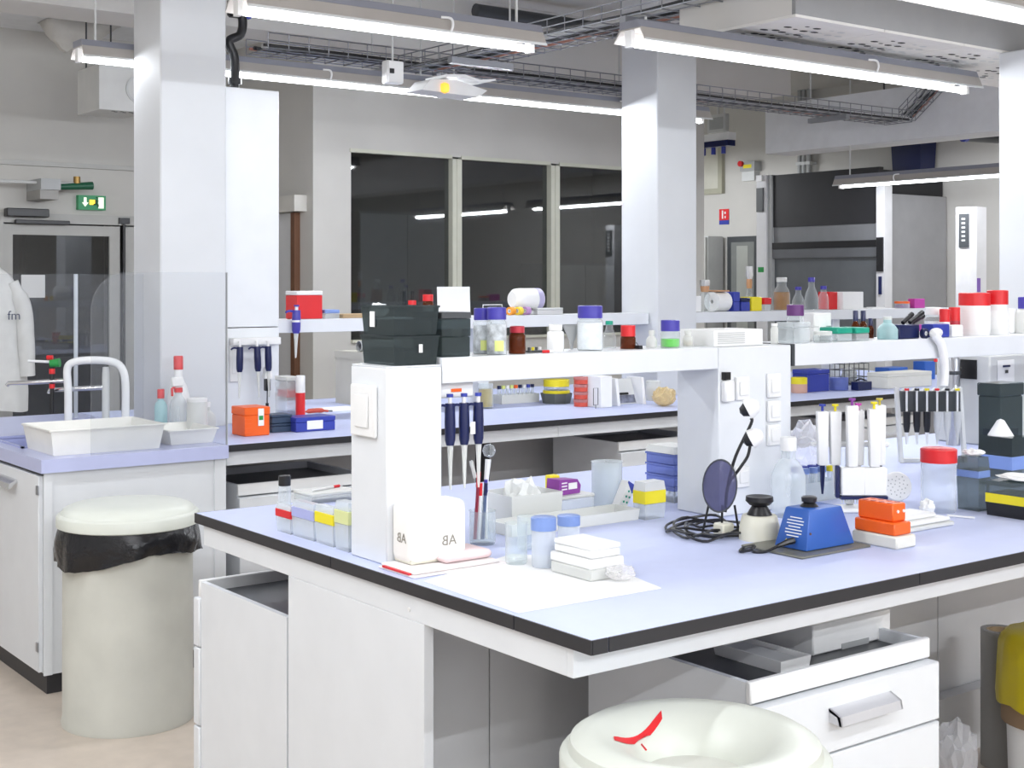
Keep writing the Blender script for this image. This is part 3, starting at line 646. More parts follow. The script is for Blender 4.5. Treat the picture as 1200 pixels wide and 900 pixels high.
def carton(label, b, z, body, lid=None, lid_f=.25, rz=0, name='box', cat='box', front=None, group=None, bev=.003):
    """axis-aligned box from bx(): body and lid, optional front label on the -Y face"""
    x, y, W, D, h = b; t = thing(name, label, cat, (x + W / 2, y + D / 2, z), rz, group); W /= 2; D /= 2
    zl = h * (1 - lid_f) if lid else h
    obj('body', box(NB(), -W, -D, 0, W, D, zl - .0005 if lid else zl, min(bev, h * .2)), body, t)
    if lid: obj('lid', box(NB(), -W - .001, -D - .001, zl, W + .001, D + .001, h, min(bev, h * lid_f * .3)), lid, t)
    if front: obj('label', box(NB(), -W * .45, -D - .0018, h * .15, W * .35, -D - .0003, h * .75), front, t, smooth=False)
    return t
def tipbox(label, b, z, base=CLEAR, rack=YELLOW, lid=CLEAR, rf=(.45, .7), group=None, tips=True, name='tip_box'):
    """pipette tip box: clear base, coloured rack tier, clear lid, row of tips inside"""
    x, y, W, D, h = b; t = thing(name, label, 'tip box', (x, y, z), 0, group)
    obj('base', frustum(NB(), (.003, .003, W - .003, D - .003), (0, 0, W, D), 0, h * rf[0] - .0005), base, t, smooth=False)
    obj('rack', box(NB(), -.001, -.001, h * rf[0], W + .001, D + .001, h * rf[1], .001), rack, t, smooth=False)
    obj('lid', frustum(NB(), (0, 0, W, D), (.003, .003, W - .003, D - .003), h * rf[1] + .0005, h), lid, t, smooth=False)
    if tips:
        bm = NB(); nx, ny = max(2, int(W / .02)), max(2, int(D / .02))
        for i in range(nx):
            for j in range(ny): lathe(bm, [(0, h * .06), (.0045, h * rf[0] - .002)], 5, (W * (i + .5) / nx, D * (j + .5) / ny, 0))
        obj('tips', bm, FROST, t)['kind'] = 'stuff'
    return t
def beaker(label, c, r, h, m=GLASS, liquid=None, lf=.6, name='beaker', group=None):
    t = thing(name, label, 'beaker', c, 0, group)
    obj('glass_wall', lathe(NB(), [(0, 0), (r * .92, 0), (r, .006), (r, h * .97), (r * 1.06, h), (r * .98, h), (r * .95, h * .96), (r * .95, .008), (0, .005)], 24), m, t)
    if liquid: obj('liquid', lathe(NB(), [(0, .006), (r * .94, .009), (r * .94, h * lf), (0, h * lf)], 20), liquid, t)
    return t
def pen(label, p, q, r, body, tip=BLACKP, group=None, name='pen', cat='pen'):
    t = thing(name, label, cat, p, 0, group); d = Vector(q) - Vector(p)
    obj('barrel', tube(NB(), [(0, 0, 0), d * .78], r, 7), body, t); obj('pen_cap', tube(NB(), [d * .78, d], r * 1.15, 7), tip, t); return t
def pipette(label, top, h, m=NAVY, tip=FROST, knob=BLACKP, lean=(0, 0), group='hanging pipettes', name='pipette', rw=.016):
    """hand pipette hanging from its finger hook; `top` is the top of the plunger"""
    t = thing(name, label, 'pipette', (top[0] + lean[0] * h, top[1] + lean[1] * h, top[2] - h), 0, group)
    def ax(f, dx=0): return Vector((-lean[0] * h * f + dx, -lean[1] * h * f, h * f))
    obj('handle', tube(NB(), [ax(.46), ax(.52), ax(.70), ax(.90)], [rw * .75, rw, rw * 1.05, rw * .95], 10), m, t)
    obj('finger_hook', tube(NB(), smoothpts([ax(.86), ax(.885, -rw * 1.6), ax(.875, -rw * 2.4), ax(.855, -rw * 2.8)], 3), rw * .28, 6), m, t)
    obj('plunger', tube(NB(), [ax(.90), ax(.965)], rw * .4, 8), WP, t); obj('plunger_button', tube(NB(), [ax(.965), ax(1)], rw * .65, 10), knob, t)
    obj('shaft', tube(NB(), [ax(.46), ax(.3), ax(.05), ax(0)], [rw * .6, rw * .42, rw * .26, rw * .18], 8), tip, t)
    return t

# --- end of the front bench, behind the post: clear tip boxes
TB = 'tip boxes behind the service post'
for pl_, pc, pr_, T, B, rk, nm in ((323, 340, 349, 594, 627, RED, 'red'), (342, 367, 378, 592, 635, mat('lilac_plastic', (.42, .45, .75), .4), 'lilac'), (369, 390, 400, 596, 642, YELLOW, 'yellow'), (392, 408, 422, 590, 648, mat('lime_plastic', (.70, .74, .35), .4), 'pale lime')):
    tipbox('clear tip box with a %s rack behind the service post' % nm, bx(pl_, pc, pr_, T, .9, B=B), .9, CLEAR, rk, CLEAR, (.55, .82), TB)
p, r, h = cy(326, 341, 557, .9, B=612)
bottle('small clear bottle with a black cap behind the tip boxes', p, r, h, CLEAR, BLACKP, .2, .85, .1)
b = bx(352, 395, 420, 600, .9, B=618)
p = at(400, 612)
bm = NB(); pq = at(362, 590)
carton('flat clear plastic box lying beyond the tip boxes', (pq.x, pq.y - .02, .16, .12, .03), .9, CLEAR, FROST, .3)
pen('white pen with a red cap on the flat clear box', (pq.x + .02, pq.y + .02, .9345), (pq.x + .14, pq.y + .06, .9345), .004, WP, RED)

# --- pad, polystyrene cube, paper
c1 = at(485, 679); 
t = thing('absorbent_pad', 'folded white absorbent pad with a red border under the rounded cube', 'pad', (c1.x, c1.y, .9))
W = onY(598, c1.y).x - c1.x; D = min(onX(437, c1.x).y, 2.758) - c1.y
obj('pad_layer', box(NB(), 0, 0, 0.0005, W, D, .005, .002), mat('pad_white', (.85, .80, .79), .9), t); obj('red_border', box(NB(), -.001, .02, .0055, .006, D - .02, .010), RED, t, smooth=False)
obj('pad_layer', box(NB(), .007, .012, .0055, W - .02, D, .012, .003), mat('pad_white', (.85, .8, .8), .9), t); obj('pink_fold', box(NB(), W - .16, .04, .0125, W - .02, D - .01, .034, .012, 3), PINK, t)
x, y, W, D, h = bx(457, 481, 549, 592, .9125, B=664)
t = thing('foam_cube', 'rounded white polystyrene cube with pencilled letters on the pad', 'foam cube', (x, y, .9125))
obj('foam_body', box(NB(), 0, 0, .001, W, D, h, .02, 4), mat('polystyrene', (.88, .87, .83), .8), t)
obj('foam_base', box(NB(), .006, .006, 0, W - .006, D - .006, .02, .006, 2), CREAM, t)
PENC = mat('pencil_ink', (.28, .26, .22), .8)
text('AB', .034, PENC, t, (W * .66, -.0006, h * .34), RNY, mirror=True); text('AB', .032, PENC, t, (-.0006, D * .42, h * .42), RNX, mirror=True)
ca = at(608, 719); cb = at(774, 689); cc = at(488, 681)
t = thing('paper_sheet', 'large white paper sheet spread along the bench corner', 'paper', (0, 0, .9))
bm = NB(); poly = [at(607, 719), at(775, 690), at(690, 655), at(600, 650), at(497, 682)]
prism(bm, [(v.x, v.y) for v in poly], .0005, .0022, 'z'); obj('sheet', bm, PAPER, t, smooth=False)
# --- glassware with pens
p, r, h = cy(550, 581, 598, .9, B=640); bk = p
beaker('glass beaker crowded with pens and spatulas beside the foam cube', p, r, h)
for i, (px, py, m, tp, nm) in enumerate([(547, 553, mat('maroon_plastic', (.28, .02, .04), .4), RED, 'maroon'), (556, 566, WP, RED, 'white and red'), (572, 566, mat('slate_plastic', (.09, .13, .24), .4), NAVY, 'slate blue'), (577, 562, WP, BLUEV, 'white and violet'), (553, 540, GLASS, FROST, 'clear stirring')]):
    e = at(px, py, .9); q = Vector((bk.x + (px - 565) * .0016, bk.y + .012 * (i - 2), 0)); q.z = zat(py, q); s_ = Vector((bk.x + (i - 2) * .008, bk.y - .006 * (i - 2), .912))
    pen('%s pen standing in the crowded glass beaker' % nm if i < 4 else 'clear stirring rod standing in the crowded glass beaker', s_, q, .0045, m, tp, 'pens in the glass beaker')
t = thing('ladle', 'white ladle with a round glass bowl standing in the beaker', 'ladle', (bk.x + .004, bk.y + .012, .912))
e = Vector((bk.x + .035, bk.y + .02, 0)); ez = zat(528, e); v = e - Vector((bk.x + .004, bk.y + .012, 0)); v.z = ez - .912
obj('ladle_stem', tube(NB(), [(0, 0, 0), v * .5, v * .9], [.004, .005, .008], 8), WP, t)
bm = NB(); lathe(bm, [(0, -.018), (.012, -.014), (.018, 0), (.012, .014), (0, .018)], 16, v); obj('ladle_bowl', bm, GLASS, t)
for i, (l, r_, T, B) in enumerate([(592, 618, 614, 664), (606, 630, 606, 646)]):
    p, r, h = cy(l, r_, T, .9, B=B); p.z += .003; beaker('small empty glass beaker ' + ('on the paper sheet' if i == 0 else 'behind the one on the paper sheet'), p, r, h)
pen('thin red-tipped forceps lying beyond the small beakers', at(592, 611, .905), at(622, 603, .905), .003, STEEL, REDD, name='forceps', cat='forceps')
for i, (l, r_, T, B, nm) in enumerate([(622, 652, 607, 668, 'on the paper sheet'), (653, 680, 605, 652, 'behind its twin')]):
    p, r, h = cy(l, r_, T, .9, B=B); p.z += .003
    bottle('frosted tube jar with a flat light blue lid ' + nm, p, r * .94, h, clear('milky_tube', (.9, .93, .97), .5, (.78, .82, .88), .3), LBLUE, .24, .95, .03, name='lidded_jar', cat='jar', cap_r=r)
b = bx(645, 692, 731, 657, .903, B=682); t = carton('lower flat white dish box on the paper sheet', b, .903, FROST, WP, .45, name='dish_box', cat='box')
b2 = (b[0] + .006, b[1] + .004, b[2] - .012, b[3] - .01, .030); carton('upper flat white dish box stacked on another', b2, .903 + b[4] + .0006, WP, PAPER, .4, name='dish_box', cat='box')
def crumple(label, c, r, h, m, seed, name='plastic_bag', cat='bag', sy=1.0):
    rnd = random.Random(seed); bm = NB(); bmesh.ops.create_icosphere(bm, subdivisions=3, radius=1)
    for v_ in bm.verts:
        k = 1 + rnd.uniform(-.16, .12); v_.co = Vector((v_.co.x * r * k, v_.co.y * r * sy * k, max(0, (v_.co.z * .5 + .5) * h * k)))
    return tag(obj(name, bm, m, None, c, smooth=False), label, cat)
p = at(738, 684); crumple('crumpled clear plastic wrapper near the corner of the paper', p + Vector((0, .03, .003)), .035, .035, clear('wrapper_film', (.97, .97, .97), .25, (.9, .88, .88), .2), 4)

# --- trays and boxes in the middle of the front bench
ct = at(600, 630); X1 = onY(748, ct.y).x
t = thing('work_tray', 'long low white tray in front of the blue tip boxes', 'tray', (0, 0, 0))
TRY0, TRY1 = ct.y, ct.y + .10
obj('tray_shell', open_tray(NB(), ct.x, TRY0, X1, TRY1, .9005, .932, .003, .003), FROST, t, smooth=False)
b = bx(586, 598, 655, 574, .9, B=618); b = (b[0], TRY1 + .015, b[2], .14, .085)
t = thing('storage_bin', 'open white plastic bin holding a crumpled bag', 'bin box', (b[0], b[1], .9))
obj('bin_shell', open_tray(NB(), 0, 0, b[2], b[3], .0005, b[4], .003, .004), FROST, t, smooth=False)
crumple('crumpled white bag stuffed into the open plastic bin', (b[0] + b[2] / 2, b[1] + b[3] / 2, .906), min(b[2], b[3]) / 2 * .78, .115, mat('white_film', (.82, .83, .80), .35), 8)
q = onY(657, TRY1 + .03); q2 = onY(700, TRY1 + .03)
carton('clear plastic box under the purple carton', (q.x, TRY1 + .03, q2.x - q.x - .01, .1, .065), .9, CLEAR, FROST, .15)
t = thing('purple_carton', 'tilted purple printed carton lying on the clear box', 'carton', (q.x + .005, TRY1 + .045, .966), .12)
W = .088; bm = NB(); prism(bm, [(0, .0), (W, .0), (W + .004, .022), (W - .01, .04), (.004, .045)], 0, .05, 'y'); obj('body', bm, PURPLE, t); obj('label', box(NB(), W * .45, -.0015, .014, W * .85, -.0003, .032), PAPER, t, smooth=False)
for k in range(3): obj('print_line', box(NB(), .012, -.0012, .014 + .009 * k, .034, -.0003, .0175 + .009 * k), PAPER, t, smooth=False)
carton('small yellow carton peeping out behind the purple one', (q.x + .02, TRY1 + .10, .035, .028, .05), .9655, YELLOW, None)
p, r, h = cy(696, 732, 541, .9, B=600); beaker('tall clear beaker standing behind the long tray', Vector((p.x, TRY1 + .095, .9)), r, h * 1.0, CLEAR)
q = onY(722, TRY1 + .012); t = thing('blue_white_carton', 'slanting white carton with blue top and green print', 'carton', (q.x, TRY1 + .014, .9))
bm = NB(); prism(bm, [(0, .0), (.035, .0), (.078, .075), (.05, .092)], 0, .03, 'y'); obj('body', bm, PAPER, t); bm = NB(); prism(bm, [(.062, .0555), (.0665, .0555), (.078, .075), (.05, .092), (.0475, .0875)], -.0012, 0, 'y'); prism(bm, [(.047, .087), (.0705, .0625), (.0775, .0755), (.05, .0915)], -.001, -.0003, 'y'); obj('blue_print', bm, BLUE, t, smooth=False)
bm = NB()
for k in range(4):
    for j in range(2): box(bm, .018 + k * .010 + j * .012, -.001, .016 + k * .014 - j * .004, .024 + k * .010 + j * .012, -.0003, .022 + k * .014 - j * .004)
obj('green_print', bm, TEAL, t, smooth=False)
tipbox('clear tip box with a yellow rack before the blue stack', bx(742, 756, 780, 566, .9, B=610), .9, CLEAR, YELLOW, FROST, (.42, .76))
x, y, W, D, h = bx(757, 790, 818, 527, .9, B=590)
BSTK = 'stacked blue tip racks'
tb = tipbox('bottom clear tip box of the blue stack', (x, y, W, D, h * .30), .9, CLEAR, BLUECL, BLUECL, (.72, .86))
for k in range(3):
    z0 = .9 + h * (.302 + .2 * k); t = thing('tip_rack', 'translucent blue tip rack in the tall stack, ' + ('lowest of the three', 'middle of the three', 'topmost of the three')[k], 'tip rack', (x, y, z0), 0, BSTK)
    obj('rack_tier', box(NB(), 0, 0, 0.0005, W, D, h * .16, .002), BLUECL, t, smooth=False); obj('rack_lip', box(NB(), -.002, -.002, h * .161, W + .002, D + .002, h * .197), BLUECL, t, smooth=False)
t = thing('tip_tray', 'frosted white tray turned over on top of the blue stack', 'tray', (x, y, .9 + h * .903)); obj('lid_shell', frustum(NB(), (-.002, -.002, W + .002, D + .002), (.006, .006, W - .006, D - .006), .0005, h * .13), FROST, t)

# --- magnifier lamp with two small spot heads
P0 = at(848, 628); P0.z = .9
t = thing('magnifier_lamp', 'black gooseneck lamp with two white heads and a round smoky lens', 'lamp', P0)
def loc(px, py, dx=0):        # point in the vertical plane through the lamp base that faces the viewer
    d = dep(P0); return FW * 0 + RT * ((px - 848) * d / F) + FW * dx + Vector((0, 0, zat(py, P0) - .9))
obj('base', box(NB(), -.022, -.02, 0.0005, .022, .02, .035, .004), CREAM, t)
for i, (hx, hy) in enumerate(((878, 484), (882, 519))):
    pts = [loc(850, 600), loc(853, 570), loc(862, 535) if i == 0 else loc(866, 550), loc(880, 497) if i == 0 else loc(876, 535), loc(880, 490) if i == 0 else loc(879, 522)]
    obj('gooseneck', tube(NB(), smoothpts(pts, 5), .0042, 8), BLACKP, t)
    c = loc(hx - 3, hy - 4); hb = NB()
    prof = [(0, .0), (.027, .0), (.026, .012), (.020, .027), (.010, .036), (0, .038)]
    lathe(hb, prof, 18); hd = obj('spot_head', hb, WP, t, c, (0, math.radians(62), -.75))
    hb = NB(); lathe(hb, [(0, -.020), (.012, -.016), (.020, -.0008), (0, -.0008)], 14); obj('head_back', hb, BLACKP, hd)
bm = NB(); lathe(bm, [(0, -.009), (.03, -.007), (.052, -.002), (.055, 0), (.052, .002), (.03, .007), (0, .009)], 32)
ln = obj('lens', bm, LENS, t, loc(842, 568, -.02)); ln.rotation_euler = (PI / 2 - .15, 0, YAW - PI / 2 - .55); ln.scale = (.86, 1.22, 1)
bm = NB(); tube(bm, [(.056 * math.cos(a), .056 * math.sin(a), 0) for a in [2 * PI * k / 28 for k in range(29)]], .0022, 5); obj('lens_ring', bm, DGREY, ln)
for dx_ in (-22, -2, 16): obj('foot', tube(NB(), [loc(848 + dx_ * .8, 592), loc(848 + dx_, 612), loc(848 + dx_ * 1.15, 627)], .0035, 6), BLACKP, t)
bm = NB(); rnd = random.Random(2)
pts = []
for k in range(70):
    a = k * .55; g = at(830 + 52 * math.cos(a) * (.75 + .25 * math.sin(k * .37)), 620 + 9 * math.sin(a * 1.0) + k * .13, .9); pts.append((g.x, g.y, .905 + .004 * (k % 5)))
tube(bm, smoothpts(pts, 3), .0035, 6); tag(obj('power_cable', bm, BLACKP), 'coiled black power cable beside the gooseneck lamp', 'cable')

# --- vortex mixers
p, r, h = cy(866, 914, 603, .9, B=636)
t = thing('vortex_mixer', 'cream round vortex mixer with a black cup head', 'mixer', p)
obj('body', lathe(NB(), [(0, 0), (r, 0), (r * .98, h * .5), (r * .86, h * .95), (r * .8, h), (0, h)], 28), CREAM, t)
obj('rubber_boot', lathe(NB(), [(r * .62, h), (r * .5, h + .012), (r * .34, h + .026), (0, h + .026)], 20), BLACKP, t); obj('cup_head', lathe(NB(), [(0, h + .026), (r * .5, h + .026), (r * .68, h + .036), (r * .66, h + .048), (r * .4, h + .044), (0, h + .04)], 24), BLACKP, t)
pc = at(940, 656); X1 = onY(1021, pc.y).x; Y1 = onX(868, pc.x).y
t = thing('base_plate', 'flat dark metal plate under the blue mixer', 'plate', (pc.x, pc.y, .9)); obj('plate', box(NB(), 0, 0, .0005, X1 - pc.x, Y1 - pc.y, .006, .002), mat('plate_bronze', (.20, .20, .17), .4, .3), t); obj('rubber_edge', box(NB(), .004, .004, .0002, X1 - pc.x - .004, Y1 - pc.y - .004, .0012), BLACKP, t)
vc = at(945, 647, .9065); vx1 = onY(1002, vc.y).x - vc.x; vy1 = onX(907, vc.x).y - vc.y
t = thing('vortex_mixer', 'blue wedge-shaped vortex mixer with a black knob and printed label', 'mixer', (vc.x, vc.y, .9065))
hz = .098; ix = vx1 * .17; iy = vy1 * .16
obj('housing', frustum(NB(), (0, 0, vx1, vy1), (ix, iy, vx1 - ix, vy1 - iy * .6), 0.0005, hz, .004), MIXB, t)
obj('knob', lathe(NB(), [(0, 0), (.024, 0), (.018, .006), (.014, .010), (.019, .012), (.02, .022), (.016, .025), (0, .025)], 20, (vx1 * .42, vy1 * .55, hz + .0005)), BLACKP, t)
tl = math.atan2(ix, hz)
for k in range(7):
    zz = hz * (.32 + .075 * k); xx = ix * zz / hz; ww = .5 if k % 3 else .36
    bm = NB(); box(bm, -.0012, -vy1 * ww / 2, -.0015, 0, vy1 * ww / 2, .0012); obj('print_line', bm, PAPER, t, (xx - .0004, vy1 * .5, zz), (0, tl, 0), smooth=False)
bm = NB(); prism(bm, [(-.006, -.004), (.006, -.004), (0, .007)], -.001, 0, 'x'); obj('warning_mark', bm, YELLOW, t, (ix * .16 - .0005, vy1 * .66, hz * .17), (0, tl, 0))
obj('side_screw', cyl(NB(), (0, 0, 0), .003, .002, 10), BROWN, t, (vx1 * .12, iy * .42 - .0005, hz * .42), (PI / 2, 0, 0))
obj('plug', tube(NB(), [(.0, vy1 * .4, .022), (-.02, vy1 * .42, .02), (-.045, vy1 * .5, .012)], [.009, .008, .005], 8), BLACKP, t)
obj('cord', tube(NB(), smoothpts([(-.045, vy1 * .5, .012), (-.075, vy1 * .62, .0), (-.09, vy1 * .9, -.002), (-.06, vy1 * 1.1, .004), (-.085, vy1 * 1.25, -.0015), (-.12, vy1 * 1.0, -.001), (-.1, vy1 * .8, .004)], 5), .004, 6), BLACKP, t)

# --- orange racks and white plates
b = bx(998, 1051, 1074, 630, .9, B=645); x, y, W, D, h = b
t = thing('rack_base', 'flat cream block under the orange tube rack', 'block', (x, y, .9)); obj('block', box(NB(), 0, 0, .0005, W, D, h, .004), mat('ivory', (.76, .74, .66), .5), t)
zo = .9 + h + .0005; y0 = y + .01; x0 = x + .004; W -= .012; D -= .015
t = thing('tube_rack', 'stepped orange plastic tube rack on the cream block', 'tube rack', (x0, y0, zo))
obj('lower_step', box(NB(), 0, 0, 0.0005, W, D, .032, .003), ORANGE, t); obj('upper_block', box(NB(), .012, .014, .0325, W - .003, D - .002, .078, .003), ORANGE, t)
for i in range(4):
    for j in range(2): obj('tube_well', cyl(NB(), (W * (.3 + .45 * j), .03 + (D - .05) * i / 3, .0785), .008, .0006, 10), mat('dark_orange', (.45, .05, .005), .5), t)
for i in range(2): obj('side_peg', cyl(NB(), (0, 0, 0), .004, .003, 8), PAPER, t, (W * (.45 + .35 * i), .0142, .058), (PI / 2, 0, 0))
b = bx(1046, 1066, 1119, 606, .9, B=625); x, y, W, D, h = b; D = .12
t = thing('weighing_plate', 'stack of two flat white plates beside the orange rack', 'plate', (x, y, .9))
obj('lower_plate', box(NB(), 0, 0, .0005, W, D, .012, .003), LGREY, t); obj('upper_plate', box(NB(), .006, .008, .0125, W - .006, D - .004, .024, .004), WP, t); obj('lid_plate', box(NB(), .004, .03, .0245, W * .8, D, .036, .004), WP, t)
pen('thin white spatula lying beside the white plates', at(1110, 604, .904), at(1142, 607, .904), .003, WP, WP, name='spatula', cat='spatula')
p, r, h = cy(1079, 1121, 525, .9, B=602)
t = bottle('large clear jar with a red screw lid', p, r * .97, h, GLASS, RED, .2, .93, .06, name='screw_jar', cat='jar', cap_r=r)
crumple('white paper tissue packed around the foot of the red-lidded jar', at(1088, 604) + Vector((.0, .004, 0)), .022, .045, PAPER, 12, 'paper_tissue', 'tissue')
p = at(1062, 590); p2 = p + Vector((.02, .05, 0))
t = thing('dotted_dish', 'round white dish with a ring of dark dots propped upright', 'dish', (p2.x, p2.y, .9))
bm = NB(); lathe(bm, [(0, -.006), (.042, -.006), (.046, 0), (.042, .006), (0, .006)], 30); ds = obj('disc', bm, WP, t, (0, 0, .044), (PI / 2 - .2, 0, YAW - PI / 2))
bm = NB()
for k in range(26):
    a = k * 2.4; rr = .034 * math.sqrt((k + 1) / 26); lathe(bm, [(0, .0066), (.0022, .0066)], 6, (rr * math.cos(a), rr * math.sin(a), 0))
obj('dots', bm, GREYB, ds, smooth=False)['kind'] = 'stuff'
obj('stand', box(NB(), -.02, .002, .0005, .02, .03, .02, .003), WP, t)
p, r, h = cy(904, 944, 512, .9, B=608); bottle('clear plastic wash bottle with a white cap by the service tower', p, r, h, CLEAR, WP, .15, .42, .34)
# clear rack of blue-capped tubes
x, y, W, D, h = bx(936, 945, 986, 548, .9, B=590); D = .09
t = thing('tube_rack', 'clear rack of blue-capped sample tubes behind the blue mixer', 'tube rack', (x, y, .9))
obj('rack_body', open_tray(NB(), 0, 0, W, D, .0005, .06, .003, 0), CLEAR, t, smooth=False)
for i in range(4):
    for j in range(2):
        c = (W * (.14 + .24 * i), D * (.28 + .45 * j), 0); tb = obj('sample_tube', lathe(NB(), [(0, .004), (.009, .012), (.011, .085), (0, .085)], 12, c), CLEAR, t)
        obj('tube_cap', lathe(NB(), [(.0135, .0853), (.0135, .102), (0, .102)], 12, c), YELLOW if (i == 3 and j == 0) else LBLUE if j == 0 else BLUE, tb)
crumple('crumpled clear plastic bag heaped behind the white-capped wash bottle', at(962, 560) + Vector((.10, .16, 0)), .085, .17, clear('bag_film', (.95, .95, .96), .3, (.86, .86, .88), .2), 21, sy=.9)

# --- white multichannel pipettes on a stand
ps = at(1014, 604) + Vector((.03, .07, 0)); ps.z = .9; dS = dep(ps); RZ = YAW - PI / 2
t = thing('pipette_stand', 'white pillar stand carrying white pipettes behind the orange rack', 'stand', ps, RZ)
obj('foot', box(NB(), -.055, -.045, .0005, .055, .045, .014, .005), WP, t); obj('pillar', box(NB(), -.012, .026, .0145, .012, .044, .185, .003), WP, t); obj('carrier', box(NB(), -.115, .022, .1855, .115, .044, .2, .004), WP, t)
for i, (px, tcol, top, nm) in enumerate([(979, BLUE, 474, 'blue'), (994, YELLOW, 474, 'yellow'), (1010, PURPLE, 466, 'purple'), (1021, MAGENTA, 473, 'magenta'), (1035.5, YELLOW, 470, 'golden'), (1046, mat('olive', (.55, .45, .05), .4), 467, 'olive')]):
    lx = (px - 1014) * dS / F; zt_ = zat(top, ps); big = i in (2, 4); pp = ps + RT * lx + FW * (-.035 if big else .004)
    tt = thing('hanging_pipette', 'white %spipette with a %s button on the pillar stand' % ('multichannel ' if big else '', nm), 'pipette', (pp.x, pp.y, ps.z), RZ, 'white pipettes on the pillar stand')
    obj('handle', frustum(NB(), (-.014, -.015, .014, .0165), (-.0175, -.012, .0175, .0165), .135, zt_ - .9 - .02, .004), WP, tt)
    obj('plunger', cyl(NB(), (0, 0, zt_ - .9 - .0195), .004, .014, 8), tcol, tt); obj('button', cyl(NB(), (0, 0, zt_ - .9 - .005), .010, .006, 12), tcol, tt)
    if big:
        obj('channel_head', box(NB(), -.035, -.016, .052, .035, .012, .1345, .004), WP, tt); obj('nozzle_bar', box(NB(), -.036, -.017, .042, .036, .013, .0515), NAVY, tt)
        bm = NB()
        for k in range(8): cyl(bm, (-.030 + k * .0086, -.002, .030), .0022, .012, 6)
        obj('nozzles', bm, FROST, tt)
        if i == 2: obj('ejector_arm', box(NB(), -.050, -.012, .045, -.0375, .006, .14, .003), NAVY, tt)
    else: obj('shaft', tube(NB(), [(0, 0, .135), (0, 0, .08), (0, 0, .05)], [.008, .006, .003], 8), NAVY if i in (0, 5) else WP, tt)
# --- grey pipette rack with a dark bar
pg = at(1104, 545) + Vector((.06, .10, 0)); pg.z = .9; dG = dep(pg)
t = thing('pipette_rack', 'grey sloping pipette rack with a dark notched bar', 'pipette rack', pg, RZ)
WG = .125; zb = zat(482, pg) - .9; ztp = zat(458, pg) - .9
for s in (-1, 1): obj('side_frame', prism(NB(), [(-.06, .0005), (-.03, .0005), (.03, ztp + .012), (.0, ztp + .012)], s * WG - (.012 if s > 0 else 0), s * WG + (0 if s > 0 else .012), 'x'), LGREY, t)
obj('notched_bar', box(NB(), -WG + .0125, -.02, zb, WG - .0125, .012, ztp, .003), DGREY, t); obj('base_bar', box(NB(), -WG + .0125, -.05, .001, WG - .0125, -.02, .014), LGREY, t)
for k in range(6): obj('bar_notch', prism(NB(), [(k * .038 - .105, ztp + .0005), (k * .038 - .088, ztp + .0005), (k * .038 - .094, ztp + .012)], -.015, .010, 'y'), LGREY, t)
for k in range(6):
    m = BLACKP if k < 3 else LGREY; xk = -.12 + .048 * k
    xk = -.095 + .038 * k; pp = pg + RT * xk - FW * .036
    tt = thing('hanging_pipette', ('black' if k < 3 else 'light grey') + ' pipette hanging in the grey rack, slot %s' % ('nearest the pillar stand', 'second from the pillar stand', 'just before the grey ones', 'next to the black ones', 'between two grey ones', 'nearest the smoky boxes')[k], 'pipette', (pp.x, pp.y, .9), RZ, 'pipettes in the grey rack')
    obj('handle', tube(NB(), [(0, 0, zb - .075), (0, 0, zb - .05), (0, 0, zb + .002)], [.009, .013, .014], 10), m, tt); obj('shaft', tube(NB(), [(0, 0, zb - .12), (0, 0, zb - .0755)], [.003, .008], 8), WP if k < 3 else LGREY, tt)
    obj('button', cyl(NB(), (0, 0, ztp + .004), .009, .008, 12), (RED, BLACKP, YELLOW, RED, BLACKP, YELLOW)[k], tt); obj('plunger', cyl(NB(), (0, 0, zb + .0025), .004, ztp + .001 - zb, 8), WP, tt)

# --- smoky tip boxes at the right of the front bench
x, y, W, D, h = bx(1121, 1147, 1160, 537, .9, B=600); tipbox('smoky clear tip box with a blue band beside the red-lidded jar', (x, y, W, D, h), .9, SMOKEL, LBLUE, SMOKEL, (.62, .75), tips=False)
crumple('crumpled white paper on the smoky tip box with a blue band', (x + W / 2, y + D / 2, .9005 + h), min(W, D) * .5, .022, PAPER, 31, 'paper_tissue', 'tissue', 1.2)
x, y, W, D, h = bx(1155, 1213, 1240, 570, .9, B=612); tipbox('tip box with a black base and a yellow rack at the bench front', (x, y, W, D, h), .9, BLACKP, YELLOW, SMOKEL, (.38, .64), tips=False)
crumple('crumpled white paper on the black and yellow tip box', (x + W / 2, y + D * .5, .9005 + h), min(W, D) * .42, .02, PAPER, 33, 'paper_tissue', 'tissue', 1.5)
x, y, W, D, h = bx(1146, 1186, 1210, 514, .9, B=572); tipbox('smoky tip box with a blue rack under the white paper cone', (x, y, W, D, h), .9, SMOKEL, LBLUE, SMOKE, (.35, .62), tips=False)
t = thing('paper_cone', 'white folded paper cone standing on the smoky tip box', 'paper cone', (x + W * .45, y + D * .6, .9005 + h)); obj('cone', lathe(NB(), [(0, 0), (.042, 0), (.012, .05), (0, .055)], 12), PAPER, t)
c5 = (0, y + D + .04); bb = bx(1146, 1172, 1199, 450, .9, Y=c5[1])
t = thing('smoky_box', 'big smoky plastic box standing behind the paper cone', 'box', (bb[0], bb[1], .9)); Wb, Db, hb_ = bb[2], bb[3], bb[4]
obj('body', box(NB(), 0, 0, .0005, Wb, Db, hb_ * .86, .004), SMOKE, t); obj('lid', box(NB(), -.003, -.003, hb_ * .862, Wb + .003, Db + .003, hb_, .003), SMOKE, t); obj('inner_rack', box(NB(), .012, .012, .01, Wb - .012, Db - .012, hb_ * .5), NAVY, t)
g = onY(1191, y + .03, 0); 
